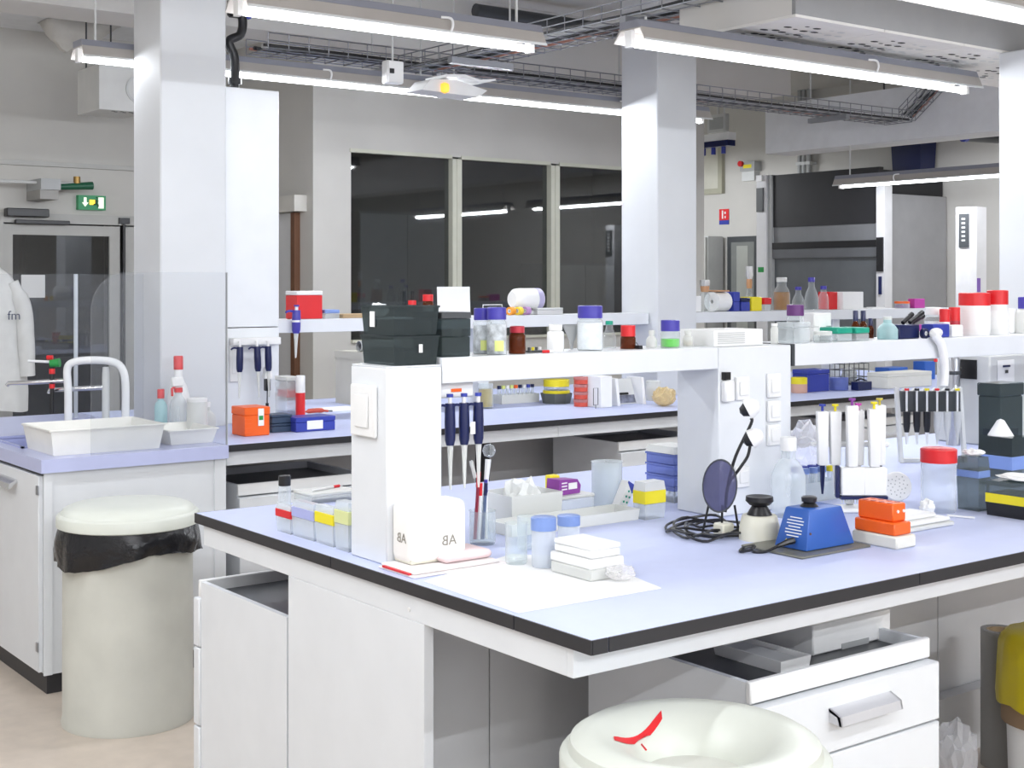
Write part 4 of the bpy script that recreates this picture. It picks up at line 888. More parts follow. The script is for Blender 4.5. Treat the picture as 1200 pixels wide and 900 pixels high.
# instrument behind the smoky boxes
xi = onY(1160, 3.30).x
t = thing('control_instrument', 'pale grey instrument with a square front panel under the far shelf', 'instrument', (xi, 3.30, .9))
zt_ = zat(417, onY(1160, 3.3)) - .9
obj('housing', box(NB(), 0, 0, .0005, .36, .26, zt_, .006), LGREY, t); obj('front_panel', box(NB(), .05, -.004, zt_ - .115, .17, -.0004, zt_ - .02, .002), WP, t); obj('display', box(NB(), .085, -.007, zt_ - .05, .135, -.0045, zt_ - .042), NAVY, t); obj('button', box(NB(), .10, -.007, zt_ - .075, .12, -.0045, zt_ - .062), DGREY, t)
obj('side_screen', box(NB(), -.004, .06, zt_ - .10, -.0004, .2, zt_ - .02), BLACKP, t)
t = thing('metal_canister', 'ribbed steel canister beside the pale grey instrument', 'canister', onY(1117, 3.42, .9)); zc = zat(418, onY(1117, 3.42)) - .9
obj('body', lathe(NB(), [(0, 0), (.028, 0), (.028, zc * .3), (.03, zc * .32), (.03, zc * .6), (.028, zc * .62), (.028, zc * .97), (.022, zc), (0, zc)], 20), STEEL, t); obj('wire_ring', lathe(NB(), [(.031, zc * .8), (.032, zc * .82), (.031, zc * .84)], 20), DGREY, t)
# curved white arm hanging over the shelf edge
pa = Vector((onY(1094, 2.80).x, 2.80, SZ)); da = dep(pa)
def la(px, py, Y): q_ = onY(px, Y); return Vector((q_.x - pa.x, Y - pa.y, zat(py, q_) - SZ))
t = thing('bent_arm', 'thick curved white plastic arm hanging over the right shelf edge', 'arm', pa)
obj('arm_tube', tube(NB(), smoothpts([(0, 0, .004), (-.001, -.02, .018), la(1094, 391, 2.745), la(1102, 402, 2.742), la(1106, 418, 2.742), la(1107, 435, 2.742), la(1106, 452, 2.742)], 5), .0145, 12), WP, t)
obj('clamp_pad', cyl(NB(), (0, 0, .0005), .02, .006, 16), WP, t); obj('red_tip', cyl(NB(), la(1096.5, 424, 2.735), .006, .010, 8), RED, t)

# --- things on the first front shelf
SHG = 'things on the front shelf'; sy = 2.855
x, y, W, D, h = bx(441, 479, 512, 358, 1.3725, Y=2.772); D = .15; W = .085
for k, (nm, hh, z0) in enumerate((('lower', h * .49, 0), ('upper', h * .50, h * .495))):
    t = thing('smoky_box', nm + ' of two stacked smoky tip boxes on the post', 'tip box', (1.735, 2.772, 1.3725 + z0)); W = .13; D = .15
    obj('body', frustum(NB(), (.005, .005, W - .005, D - .005), (0, 0, W, D), .0005, hh * .93), SMOKE, t, smooth=False); obj('lid_rim', box(NB(), -.002, -.002, hh * .932, W + .002, D + .002, hh), SMOKE, t, smooth=False); obj('inner_rack', box(NB(), .012, .012, .004, W - .012, D - .012, hh * .5), clear('smoke_inner', (.3, .34, .34), .5, (.09, .1, .1)), t, smooth=False)
    if k: o = obj('label', box(NB(), -.003, .085, .02, -.0005, .105, hh * .8), PAPER, t, smooth=False)
    else: obj('label', box(NB(), W * .55, -.0012, .03, W * .63, -.0003, .05), PAPER, t, smooth=False)
c = onY(517, 2.778); W = onY(552, 2.778).x - c.x; h = zat(366, c) - SZ
t = thing('smoky_box', 'small dark smoky box standing next to the post on the shelf', 'tip box', (c.x + .002, 2.778, SZ)); W -= .004
obj('body', box(NB(), 0, 0, .0005, W, .13, h * .45, .002), SMOKE, t); obj('middle_tray', box(NB(), -.001, -.001, h * .455, W + .001, .131, h * .85, .002), SMOKE, t); obj('lid', box(NB(), -.002, -.002, h * .855, W + .002, .132, h, .002), DGREY, t)
def shelf_bottle(label, L, R, T, Y=sy, z=SZ, **k):
    p, r, h = cy(L, R, T, z, Y=Y); return bottle(label, p, r, h, **k)
MOTT = mat('mottled_contents', (.55, .56, .58), .7, var=.55, scale=45); LIMEL = mat('lime_label', (.72, .78, .25), .6); SALT = mat('white_crystals', (.85, .86, .88), .8, var=.1, scale=60)
shelf_bottle('clear square-shouldered bottle with a blue cap next to the dark smoky box', 554, 577, 361, Y=2.875, group=SHG, cap_f=.24, neck=.8, sh=.12, patch=LIMEL, liquid=MOTT, lf=.62)
shelf_bottle('clear bottle with a blue cap and lime label left of the amber bottle', 570, 594, 360, Y=2.815, group=SHG, cap_f=.24, neck=.85, sh=.12, patch=LIMEL, liquid=MOTT, lf=.64)
shelf_bottle('amber bottle with a red cap left of the white bottle', 596, 616, 382, Y=2.815, group=SHG, body=AMBER, cap=REDD, cap_f=.22, neck=.78, sh=.14)
shelf_bottle('white plastic bottle with a white cap and red mark', 641, 661, 380, group=SHG, body=WP, cap=WP, cap_f=.2, neck=.72, sh=.12)
p = onY(636, 2.79, SZ); t = thing('small_vial', 'tiny red and white vial lying before the white bottle', 'vial', (p.x, 2.79, SZ + .0045)); obj('vial_body', tube(NB(), [(0, 0, 0), (.018, -.004, 0)], .004, 8), RED, t); obj('vial_cap', tube(NB(), [(.018, -.004, 0), (.028, -.006, 0)], .0042, 8), WP, t)
t = thing('tube_strip', 'strip of tiny dark and yellow tubes on the front shelf', 'tubes', onY(618, 2.83, SZ)); obj('strip', box(NB(), 0, -.01, .0005, .05, .01, .006), DGREY, t)
for k, m in enumerate((DGREY, YELLOW, DGREY, WP)): obj('tube_cap', cyl(NB(), (.006 + k * .012, 0, .0065), .004, .008, 8), m, t)
p = onY(670, 2.905, SZ); t = thing('funnel', 'grey plastic funnel standing behind the front shelf bottles', 'funnel', p); zf = zat(381, p) - SZ; obj('cone', lathe(NB(), [(.004, .0005), (.006, .02), (.026, zf), (.024, zf), (.004, .02)], 20), GREYB, t); obj('rim', lathe(NB(), [(.026, zf - .002), (.028, zf), (.026, zf + .002)], 20), GREYB, t)
shelf_bottle('large clear bottle of white granules with a blue cap', 676, 707, 358, Y=2.84, group=SHG, cap_f=.26, neck=.84, sh=.12, liquid=SALT, lf=.62)
shelf_bottle('small clear flask behind the bottle of white granules', 706, 722, 376, Y=2.9, group=SHG, body=GLASS, cap=TEAL, cap_f=.12, neck=.5, sh=.5)
shelf_bottle('small amber bottle with a bright red cap on the front shelf', 727, 745, 381, Y=2.84, group=SHG, body=AMBER, cap=RED, cap_f=.45, neck=.85, sh=.1)
shelf_bottle('clear bottle of green liquid with a violet-blue cap', 774, 797, 375, Y=2.83, group=SHG, cap_f=.38, neck=.86, sh=.1, liquid=GREENL, lf=.32)
shelf_bottle('frosted flask beside the green liquid', 757, 770, 387, Y=2.86, group=SHG, body=FROST, cap=FROST, cap_f=.2, neck=.5, sh=.4)
shelf_bottle('frosted flask right of the green liquid', 800, 812, 387, Y=2.86, group=SHG, body=FROST, cap=FROST, cap_f=.2, neck=.6, sh=.3, liquid=YLIQ, lf=.3)
t = thing('binder_clip', 'small black clip lying beside the red-capped amber bottle', 'clip', onY(749, 2.80, SZ)); obj('jaw', prism(NB(), [(0, .0005), (.014, .0005), (.012, .01), (.002, .01)], 0, .02, 'y'), BLACKP, t); obj('lever', tube(NB(), [(.007, .01, .009), (.007, .02, .018)], .0012, 5), BLACKP, t)
# pipettes hanging beside the post
hp = Vector((1.925, 2.80, 1.31))
t = thing('pipette_holder', 'small white pipette holder under the shelf next to the post', 'holder', (0, 0, 0)); obj('holder_bar', box(NB(), 1.872, 2.80, 1.285, 1.99, 2.835, 1.324, .004), WP, t); obj('orange_tab', box(NB(), 1.92, 2.797, 1.30, 1.95, 2.7998, 1.308), ORANGE, t)
for i, (px, lab, ln_) in enumerate(((523, 'dark navy pipette hanging closest to the post', .03), (538, 'navy pipette with white tag hanging beside the post', 0.03), (553, 'navy pipette hanging farthest from the post', .03))):
    p = onY(px, 2.775); pt = pipette(lab, (p.x + .012, 2.777 - .006 * i, 1.298), .235, NAVY, FROST, BLUE, (ln_ - .03, -.01), 'navy pipettes beside the post', rw=.013)
    if i == 1: obj('tag', box(NB(), .006, -.018, .135, .02, -.016, .165), PAPER, pt)

# --- things on the second front shelf
G2 = 'things on the right front shelf'
shelf_bottle('white capless bottle on the tower before the right shelf', 903, 912, 379, Y=2.83, z=1.3865, group=G2, body=FROST, cap=WP, cap_f=.1, neck=.75, sh=.2)
shelf_bottle('clear jar with a purple lid on the right shelf', 922, 942, 357, Y=2.88, group=G2, cap=mat('deep_purple', (.12, .03, .16), .4), cap_f=.28, neck=.9, sh=.1)
def shelf_box(label, L, C, R, T, Y=2.80, z=SZ, D=None, **k):
    b = list(bx(L, C, R, T, z, Y=Y)); 
    if D: b[3] = D
    b[4] -= .0006; return carton(label, tuple(b), z + .0005, group=G2, **k)
shelf_box('clear box of tubing beside the purple-lidded jar', 928, 930, 950, 378, Y=2.79, D=.07, body=CLEAR, lid=CLEAR)
shelf_box('white tissue box with blue ends on the right shelf', 952, 954, 974, 367, Y=2.86, D=.06, body=WP, lid=WP, lid_f=.5, front=PAPER)
shelf_bottle('round clear dish in front of the white tissue box', 953, 975, 388, Y=2.79, group=G2, cap=FROST, cap_f=.35, neck=.95, sh=.05, name='dish', cat='dish')
TEALG = 'teal-lidded boxes'
shelf_box('clear box with a teal lid left of its twin', 977, 981, 999, 384, Y=2.79, D=.09, body=CLEAR, lid=TEAL, lid_f=.45)
shelf_box('clear box with a teal lid below the brown vials', 1000, 1003, 1019, 384, Y=2.79, D=.09, body=CLEAR, lid=TEAL, lid_f=.45)
for i, (l, r_, T) in enumerate(((998, 1007, 364), (1007, 1016, 364), (1016, 1024, 373))):
    shelf_bottle('small amber dropper vial with a dark cap, ' + ('first from the white tissue box', 'second from the white tissue box', 'third from the white tissue box')[i], l, r_, T, Y=2.90 if i < 2 else 2.91, group='amber vials behind the teal lids', body=AMBER, cap=NAVY, cap_f=.35, neck=.6, sh=.2)
shelf_bottle('pale cyan plastic bottle with a rounded shoulder', 1028, 1052, 371, Y=2.82, group=G2, body=CYANCL, cap=FROST, cap_f=.12, neck=.4, sh=.45)
b = bx(1051, 1054, 1078, 381, SZ, Y=2.79); t = carton('navy carton of small tools on the right shelf', (b[0], b[1], b[2], .07, b[4]), SZ + .0005, NAVY, None, name='tool_carton', cat='carton')
for k, (a_, bq) in enumerate((((1058, 381), (1069, 368)), ((1066, 381), (1081, 366)), ((1070, 382), (1082, 370)))):
    y_ = 2.81 + .015 * k; q0, q1 = onY(a_[0], y_), onY(bq[0], y_); q0.z = SZ + b[4] + .006; q1.z = zat(bq[1], q1)
    pen('stout black marker slanting from the navy carton, ' + ('shortest of three', 'longest of three', 'lowest of three')[k], q0, q1, .0075, BLACKP, BLACKP, 'markers on the navy carton', name='marker', cat='marker')
q = onY(1083, 2.775, SZ + .017)
t = thing('tape_roll', 'black and white tape roll standing on edge before the navy carton', 'tape', (q.x, 2.774, q.z)); obj('tape', lathe(NB(), [(.008, -.007), (.0165, -.007), (.0165, .007), (.008, .007), (.008, -.007)], 24), NAVY, t, None, (PI / 2, 0, 0)); obj('core', lathe(NB(), [(.004, -.0065), (.0078, -.0065), (.0078, .0065), (.004, .0065), (.004, -.0065)], 20), PAPER, t, None, (PI / 2, 0, 0))
q = onY(1080, 2.86, SZ); t = thing('magenta_roll', 'magenta tape roll lying behind the tape roll on edge', 'tape', (q.x + .03, 2.86, SZ)); obj('tape', lathe(NB(), [(.012, .02), (.028, .02), (.028, .042), (.012, .042), (.012, .02)], 24), MAGENTA, t); obj('base_roll', lathe(NB(), [(.012, .0005), (.028, .0005), (.028, .0195), (.012, .0195), (.012, .0005)], 24), PAPER, t)
shelf_box('small blue plastic box before the white tubs', 1092, 1094, 1113, 380, Y=2.785, D=.05, body=BLUE, lid=None)
shelf_bottle('clear bottle with a white cap behind the small blue box', 1083, 1104, 360, Y=2.91, group=G2, cap=WP, cap_f=.25, neck=.8, sh=.2, liquid=SALT, lf=.5)
for i, (l, r_, T, Yq) in enumerate(((1101, 1113, 362, 2.845), (1112, 1125, 360, 2.86))):
    shelf_bottle('small bottle with a red cap behind the blue box, ' + ('nearer the cyan bottle' if i == 0 else 'nearer the white tubs'), l, r_, T, Y=Yq, group='small red-capped bottles', body=REDD if i else WP, cap=RED, cap_f=.45, neck=.9, sh=.06)
shelf_box('little white carton before the white tubs', 1114, 1116, 1129, 381, Y=2.785, D=.03, body=PAPER, lid=None)
TUBG = 'white tubs with red lids'
shelf_bottle('wide white tub with a red lid left of its twin', 1124, 1160, 343, Y=2.85, body=WP, cap=RED, cap_f=.28, neck=.97, sh=.02, band=PAPER, name='tub', cat='tub', cap_r=None)
shelf_bottle('white tub with a stepped red lid at the shelf end', 1157, 1181, 340, Y=2.825, body=WP, cap=RED, cap_f=.30, neck=.97, sh=.02, band=PAPER, name='tub', cat='tub')
shelf_bottle('frosted bottle with a violet cap next to the stepped red lid', 1190, 1210, 348, Y=2.85, group=G2, body=FROST, cap=BLUEV, cap_f=.3, neck=.6, sh=.15)
shelf_box('white carton at the far end of the right shelf', 1181, 1184, 1192, 362, Y=2.87, D=.05, body=PAPER, lid=None)

# ================================================================ SINK THINGS
def sinkp(px, py): return at(px, py, .9)
TAPM = mat('tap_white', (.80, .81, .82), .25)
t = thing('lab_tap', 'white swan-neck laboratory tap with a green and red handle', 'tap', onY(80, 5.93, .9)); P1 = onY(80, 5.93); d1_ = dep(P1)
def lt(px, py): return RT * ((px - 80) * d1_ / F) + Vector((0, 0, zat(py, P1) - .9))
obj('swan_neck', tube(NB(), smoothpts([(0, 0, .0), lt(80, 460), lt(79, 432), lt(88, 424), lt(110, 422), lt(132, 424), lt(143, 432), lt(147, 450), lt(147, 492)], 5), .017, 12), TAPM, t)
obj('spout', tube(NB(), [lt(76, 446), lt(40, 448), lt(10, 449), lt(8, 452)], [.011, .010, .009, .009], 10), CHROME, t)
obj('green_handle', tube(NB(), [lt(70, 425), lt(59, 426)], [.020, .017], 10), GREEN, t); obj('red_handle', tube(NB(), [lt(62, 419), lt(55, 419)], .010, 8), RED, t)
obj('valve_stem', tube(NB(), [lt(61, 430), lt(61, 445), lt(61, 485)], .010, 8), BLACKP, t); obj('red_ring', tube(NB(), [lt(61, 432), lt(61, 438)], .013, 10), RED, t); obj('supply_pipe', tube(NB(), [lt(59, 424), lt(33, 423)], .006, 8), TAPM, t); obj('red_ring', tube(NB(), [lt(61, 450), lt(61, 455)], .012, 10), RED, t)
P2 = onY(124, 5.86); t = thing('lab_tap', 'grey upright laboratory tap with a straight chrome spout', 'tap', (P2.x, P2.y, .9)); d2_ = dep(P2)
def lt2(px, py): return RT * ((px - 124) * d2_ / F) + Vector((0, 0, zat(py, P2) - .9))
obj('pillar', tube(NB(), [(0, 0, 0), lt2(124, 440), lt2(124, 430)], [.016, .016, .013], 12), LGREY, t); obj('spout', tube(NB(), [lt2(121, 454), lt2(80, 456), lt2(58, 457), lt2(57, 461)], [.011, .011, .009, .009], 10), CHROME, t); obj('flange', cyl(NB(), (0, 0, .0005), .026, .01, 16), LGREY, t)
def trough(label, L, C, R, T, B, D, name='wash_tray'):
    x, y, W, _, h = bx(L, C, R, T, .9, B=B); t = thing(name, label, 'tray', (x + .01, y + .01, .9))
    obj('tray_shell', open_tray(NB(), .014, .014, W - .034, D - .014, .0005, h, .004, .016), mat('tray_cream', (.82, .81, .76), .4), t, smooth=False); obj('rim', open_tray(NB(), -.004, -.004, W - .016, D + .004, h - .006, h + .001, .02, 0), mat('tray_cream', (.82, .81, .76), .4), t, smooth=False) if False else None
    bm = NB(); tube(bm, [(-.004, -.004, h), (W - .016, -.004, h), (W - .016, D + .004, h), (-.004, D + .004, h), (-.004, -.004, h)], .0045, 6); obj('rolled_rim', bm, mat('tray_cream', (.82, .81, .76), .4), t)
    return t
trough('deep cream plastic wash tray at the front of the sink', 22, 58, 196, 506, 536, .34)
trough('shallower cream plastic tray beside the deep one', 188, 197, 258, 506, 523, .30)
t = thing('sponge', 'yellow scouring sponge with a dark underside by the basin', 'sponge', (1.96, 6.02, .9)); obj('foam', box(NB(), 0, 0, .0085, .13, .06, .026, .008, 2), mat('sponge_yellow', (.78, .66, .25), .9, bump=.5, scale=60), t); obj('scourer', box(NB(), .002, .002, .0005, .128, .058, .008), mat('scourer', (.15, .17, .05), .95), t)
t = thing('plastic_beakers', 'two lilac plastic beakers lying on their sides behind the taps', 'beakers', sinkp(93, 488))
del_ = t
for k in range(2):
    pass
bpy.data.objects.remove(t)
for k, px in enumerate((91, 110)):
    q = onY(px, 6.0, .9); t = thing('plastic_beaker', 'lilac plastic beaker lying on its side, ' + ('nearer the swan-neck tap' if k == 0 else 'nearer the upright tap'), 'beaker', (q.x, q.y, .9), 0, 'lilac beakers by the taps')
    b_ = NB(); lathe(b_, [(.020, 0), (.033, .0), (.035, .10), (.031, .10), (.029, .006), (0, .006)], 18); obj('cup', b_, SINKM, t, (0, .06, .0365), (PI / 2, 0, 0))
t = thing('short_hose', 'short orange hose lying behind the trays', 'hose', (0, 0, 0)); a_ = sinkp(148, 491); b_ = sinkp(172, 492); obj('hose_tube', tube(NB(), [(a_.x, a_.y, .907), ((a_.x + b_.x) / 2, (a_.y + b_.y) / 2 + .02, .907), (b_.x, b_.y, .907)], .006, 8), mat('orange_rubber', (.75, .28, .10), .6), t)
# bottles by the screen
def spray(label, L, R, T, Y, body, trig):
    p, r, h = cy(L, R, T, .9, Y=Y); t = thing('spray_bottle', label, 'spray bottle', p)
    obj('body', lathe(NB(), [(0, 0), (r * .95, 0), (r, .01), (r, h * .5), (r * .85, h * .6), (r * .4, h * .7), (r * .4, h * .76), (0, h * .76)], 20), body, t)
    obj('collar', lathe(NB(), [(r * .5, h * .74), (r * .5, h * .82), (0, h * .82)], 14), trig, t)
    hd = obj('spray_head', box(NB(), -r * .9, -r * .35, h * .84, r * .55, r * .35, h, .005), WP if trig is RED else trig, t); obj('trigger', tube(NB(), [(-r * .3, 0, h * .86), (-r * .8, 0, h * .80), (-r * .75, 0, h * .68)], .006, 6), trig, hd)
    return t
p, r, h = cy(196, 222, 417, .9, Y=5.85); bottle('tall white bottle with a red screw cap by the splash screen', p, r, h, WP, RED, .16, .38, .38)
spray('clear spray bottle with a red trigger before the tall white bottle', 199, 219, 442, 5.70, CLEAR, RED)
p, r, h = cy(181, 196, 456, .9, Y=5.76); bottle('small clear wash bottle with a red spout', p, r, h, CYANCL, RED, .18, .5, .2)
p, r, h = cy(219, 243, 466, .9, Y=5.62); bottle('squat frosted canister right of the spray bottle', p, r, h, FROST, WP, .08, .9, .05, name='canister', cat='canister')
p, r, h = cy(252, 279, 456, .9, B=492); p.x = min(p.x, 2.40); bottle('white jug standing at the foot of the tall tower', Vector((2.63, 5.80, .9)), .042, .13, FROST, WP, .15, .4, .4, name='jug', cat='jug')

# ================================================================ THINGS ON THE SECOND BENCH
G3 = 'things on the second bench'
x, y, W, D, h = bx(277, 287, 316, 478, .9, B=512)
t = thing('orange_box', 'bright orange plastic box with a white label', 'box', (x, y, .9)); D = .13
obj('body', box(NB(), 0, 0, .0005, W, D, h * .72, .003), ORANGE, t); obj('lid', box(NB(), -.002, -.002, h * .722, W + .002, D + .002, h, .003), ORANGE, t)
for k in range(4): obj('rib', box(NB(), -.003, -.003, h * (.1 + .15 * k), W * .25, -.0002, h * (.14 + .15 * k)), ORANGE, t)
lb = obj('label', box(NB(), W * .52, -.0042, h * .35, W * .75, -.003, h * .95), PAPER, t); obj('green_mark', box(NB(), W * .55, -.0052, h * .55, W * .72, -.0043, h * .7), GREEN, lb)
x, y, W, D, h = bx(316, 320, 344, 487, .9, B=508); D = .1
for k in range(2): carton('dark slate box in a pair beside the orange box, ' + ('lower one' if k == 0 else 'upper one'), (x + .004, y + .02, W, D, h / 2 - .001), .9005 + k * (h / 2), mat('slate_box', (.03, .055, .10), .4), mat('slate_lid', (.03, .055, .10), .4), .3, group='slate boxes')
x, y, W, D, h = bx(343, 347, 393, 490, .9, B=507); carton('flat blue box with a white label beside the slate boxes', (x, y, W, .12, h), .9005, BLUE, BLUE, .35, front=PAPER)
q = at(375, 486); t = thing('hand_tool', 'red-handled hand tool lying behind the blue box', 'tool', (q.x, q.y + .06, .9)); obj('handle', tube(NB(), smoothpts([(-.07, 0, .012), (-.02, .0, .016), (.03, .0, .016), (.08, .0, .01)], 4), [.005] * 3 + [.012] * 7 + [.006] * 3, 8), mat('tool_red', (.50, .06, .03), .4), t); obj('jaw', tube(NB(), [(.08, 0, .010), (.11, .01, .008)], .004, 6), DGREY, t)
x, y, W, D, h = bx(330, 336, 349, 442, .9, Y=5.75); t = carton('clear cabinet box with red and blue contents by the tower', (x, 5.75, W * 1.2, .12, h), .9005, CLEAR, FROST, .08)
obj('red_contents', box(NB(), -W * .45, -.055, h * .58, W * .5, .05, h * .72), RED, t); obj('blue_contents', box(NB(), -W * .45, -.055, .004, W * .5, .05, h * .28), LBLUE, t)
p = onY(352, 5.70, .9); r = .022; bottle('white tube with a broad red label by the tower', p, r, zat(440, p) - .9, WP, WP, .12, .9, .05, band=RED, name='sample_jar', cat='jar')
x, y, W, D, h = bx(350, 353, 375, 462, .9, Y=5.66); tipbox('yellow tip rack behind the red-handled tool', (x, y - .03, W, .09, .055), .9, CLEAR, YELLOW, FROST, (.3, .8), tips=False)
p = onY(379, 5.7, .9); bottle('tiny clear vial with a red ring near the yellow rack', p, .014, .055, CLEAR, FROST, .2, .9, .05, band=RED, name='small_vial', cat='vial')
t = thing('paper_scraps', 'loose white papers lying on the second bench before the post', 'paper', (0, 0, .9)); q = at(398, 482)
obj('sheet', box(NB(), q.x - .12, q.y, .0005, q.x + .1, q.y + .15, .003), PAPER, t, smooth=False); obj('sheet', box(NB(), q.x - .05, q.y + .06, .0035, q.x + .16, q.y + .2, .006), PAPER, t, smooth=False)
# pipettes on the tall tower
t = thing('pipette_holder', 'white pipette rail fixed to the foot of the tall tower', 'holder', (0, 0, 0)); zr = zat(402, onY(290, 5.97)); obj('rail', box(NB(), 2.835, 5.95, zr - .01, 3.085, 5.999, zr + .025, .003), WP, t)
for i, (px, ln_) in enumerate(((283, -.02), (300, .04), (308, .02))):
    p = onY(px, 5.93); pipette('navy pipette hanging on the tall tower, ' + ('beside the splash screen', 'second from the splash screen', 'third from the splash screen')[i], (p.x + (-.01, 0, .02)[i], 5.925 - .004 * i, zr + .012), .27, NAVY, FROST, WP, (ln_, -.01), 'navy pipettes on the tall tower', rw=.016)
p = onY(312, 5.95); t = thing('small_dispenser', 'small white and black dispenser hanging under the pipettes', 'dispenser', (p.x, 5.94, zat(478, p)))
hh = zat(430, p) - zat(478, p); obj('head', frustum(NB(), (-.02, -.02, .02, .02), (-.012, -.015, .012, .015), hh * .72, hh), WP, t); obj('barrel', box(NB(), -.013, -.013, hh * .42, .013, .013, hh * .72, .003), BLACKP, t); obj('stem', tube(NB(), [(0, 0, hh * .42), (0, 0, hh * .12)], .003, 6), DGREY, t); obj('tip', tube(NB(), [(0, 0, hh * .12), (0, 0, 0)], .008, 8), BLACKP, t)
# violet pipette on the shelf edge with a cord
p = onY(347, 6.0); zz = zat(362, p); pv = pipette('violet pipette hooked on the back shelf edge', (p.x, 5.995, zz + .02), .26, BLUEV, FROST, BLUEV, (-.02, 0), None, rw=.021)
obj('white_band', tube(NB(), [(.003, 0, .175), (.003, 0, .185)], .0225, 12), WP, pv)
# middle of the second bench
p, r, h = cy(560, 578, 449, .9, B=479); beaker('beaker of yellow liquid on the second bench', p, r, h, GLASS, YLIQ, .78)
x, y, W, D, h = bx(584, 588, 632, 459, .9, B=474)
t = thing('tube_rack', 'long wire rack of small coloured tubes on the second bench', 'tube rack', (x, y, .9)); 
obj('rack_body', open_tray(NB(), 0, 0, W, .09, .0005, .05, .003, 0), FROST, t, smooth=False)
for i in range(9):
    m = (NAVY, LIMEL, WP, LIMEL, ORANGE, NAVY, WP, BLUE, NAVY)[i]; tb = obj('sample_tube', cyl(NB(), (W * (i + .5) / 9, .045, .006), .009, .075, 8), CLEAR, t); obj('tube_cap', cyl(NB(), (W * (i + .5) / 9, .045, .0815), .011, .018, 10), m, tb)
p, r, h = cy(633, 671, 444, .9, B=474)
t = thing('stacked_bowls', 'dark bowl holding yellow-lidded tubs on the second bench', 'bowl', p)
obj('bowl', lathe(NB(), [(0, 0), (r * .85, 0), (r, h * .42), (r * .95, h * .42), (r * .8, .008), (0, .008)], 8), mat('olive_grey', (.10, .11, .10), .5), t); obj('yellow_tub', lathe(NB(), [(0, .01), (r * .75, .01), (r * .78, h * .7), (0, h * .7)], 20), CLEAR, t); obj('yellow_lid', lathe(NB(), [(r * .8, h * .7), (r * .8, h * .98), (0, h)], 20), YELLOW, t); obj('yellow_band', lathe(NB(), [(r * .8, h * .4), (r * .84, h * .42), (r * .84, h * .52), (r * .8, h * .54)], 20), YELLOW, t)
p, r, h = cy(672, 690, 441, .9, B=477)
for k in range(4):
    t = thing('petri_dish', 'red petri dish in the pile beside the bowl, ' + ('lowest', 'second from below', 'third from below', 'topmost')[k], 'petri dish', (p.x, p.y, .9005 + .0 + k * h / 4), 0, 'pile of red petri dishes')
    obj('dish', cyl(NB(), (0, 0, 0.0003), r * .95, h / 4 * .55, 20), mat('red_agar', (.62, .08, .05), .35), t); obj('dish_lid', cyl(NB(), (0, 0, h / 4 * .56), r, h / 4 * .4, 20), clear('pink_clear', (.95, .7, .68), .5, (.75, .30, .28), .2), t)
x, y, W, D, h = bx(690, 694, 711, 442, .9, B=479); carton('white upright file box beside the petri dishes', (x + .06, y, W - .02, .16, h), .9005, PAPER, None)
t = thing('book_end', 'small black wire book end against the white file box', 'frame', (x, y, .9)); obj('wire', tube(NB(), [(-.002, -.012, .02), (.03, -.012, .02), (.03, -.012, .11), (-.002, -.012, .11), (-.002, -.012, .02)], .002, 5), BLACKP, t); obj('foot', tube(NB(), [(.014, -.012, .02), (.014, -.012, .0005)], .002, 5), BLACKP, t)
q = at(724, 476); t = thing('slanted_stand', 'slanting white stand with a grey photograph on the second bench', 'stand', (q.x, q.y, .9))
obj('side_panel', prism(NB(), [(0, .0005), (.02, .0005), (.0, .15), (-.02, .15)], 0, .12, 'y'), PAPER, t, (0, 0, 0)); obj('side_panel', prism(NB(), [(.19, .0005), (.21, .0005), (.19, .15), (.17, .15)], 0, .12, 'y'), PAPER, t)
bd = NB(); box(bd, .0215, .0, .0, .165, .006, .145); obj('photo_board', bd, LGREY, t, (0, .03, .006), (-.35, 0, 0)); bd = NB(); box(bd, .025, -.002, .005, .16, -.0005, .05); obj('photo', bd, mat('photo_grey', (.16, .17, .22), .3, var=.6, scale=25), t, (0, .03, .006), (-.35, 0, 0)); bd = NB(); box(bd, .025, -.003, .052, .12, -.0005, .064); obj('dark_strip', bd, BLACKP, t, (0, .03, .006), (-.35, 0, 0))
crumple('clear bag of yellow caps against the service tower', at(781, 477) + Vector((.03, .05, 0)), .065, .10, clear('yellow_bagged', (.95, .8, .45), .5, (.75, .62, .38), .3), 41)
p, r, h = cy(757, 774, 446, .9, B=470); bottle('jar of yellow caps behind the clear bag', p, r, h, FROST, FROST, .1, .9, .06, liquid=YLIQ, lf=.6, name='lidded_jar', cat='jar')
q = onY(415, 6.55); 
t = thing('grey_tube', 'grey plastic tube lying on a crate behind the back shelf', 'tube', (q.x, 6.5, zat(406, onY(415, 6.5)))); obj('tube_wall', lathe(NB(), [(.026, 0), (.030, 0), (.030, .26), (.026, .26), (.026, 0)], 20), GREYB, t, None, (0, PI / 2, 0)); obj('tube_core', cyl(NB(), (0, 0, .02), .0255, .22, 16), DGREY, t, None, (0, PI / 2, 0))
zc_ = zat(406, onY(415, 6.5)) - .031; t = thing('cream_crate', 'cream crate supporting the grey tube behind the back shelf', 'crate', (q.x - .02, 6.42, .9)); obj('body', box(NB(), 0, 0, .0005, .34, .3, zc_ - .9 - .04), mat('crate_cream', (.55, .53, .46), .7), t); obj('lid', box(NB(), -.004, -.004, zc_ - .9 - .0395, .344, .304, zc_ - .9), mat('crate_cream', (.55, .53, .46), .7), t)
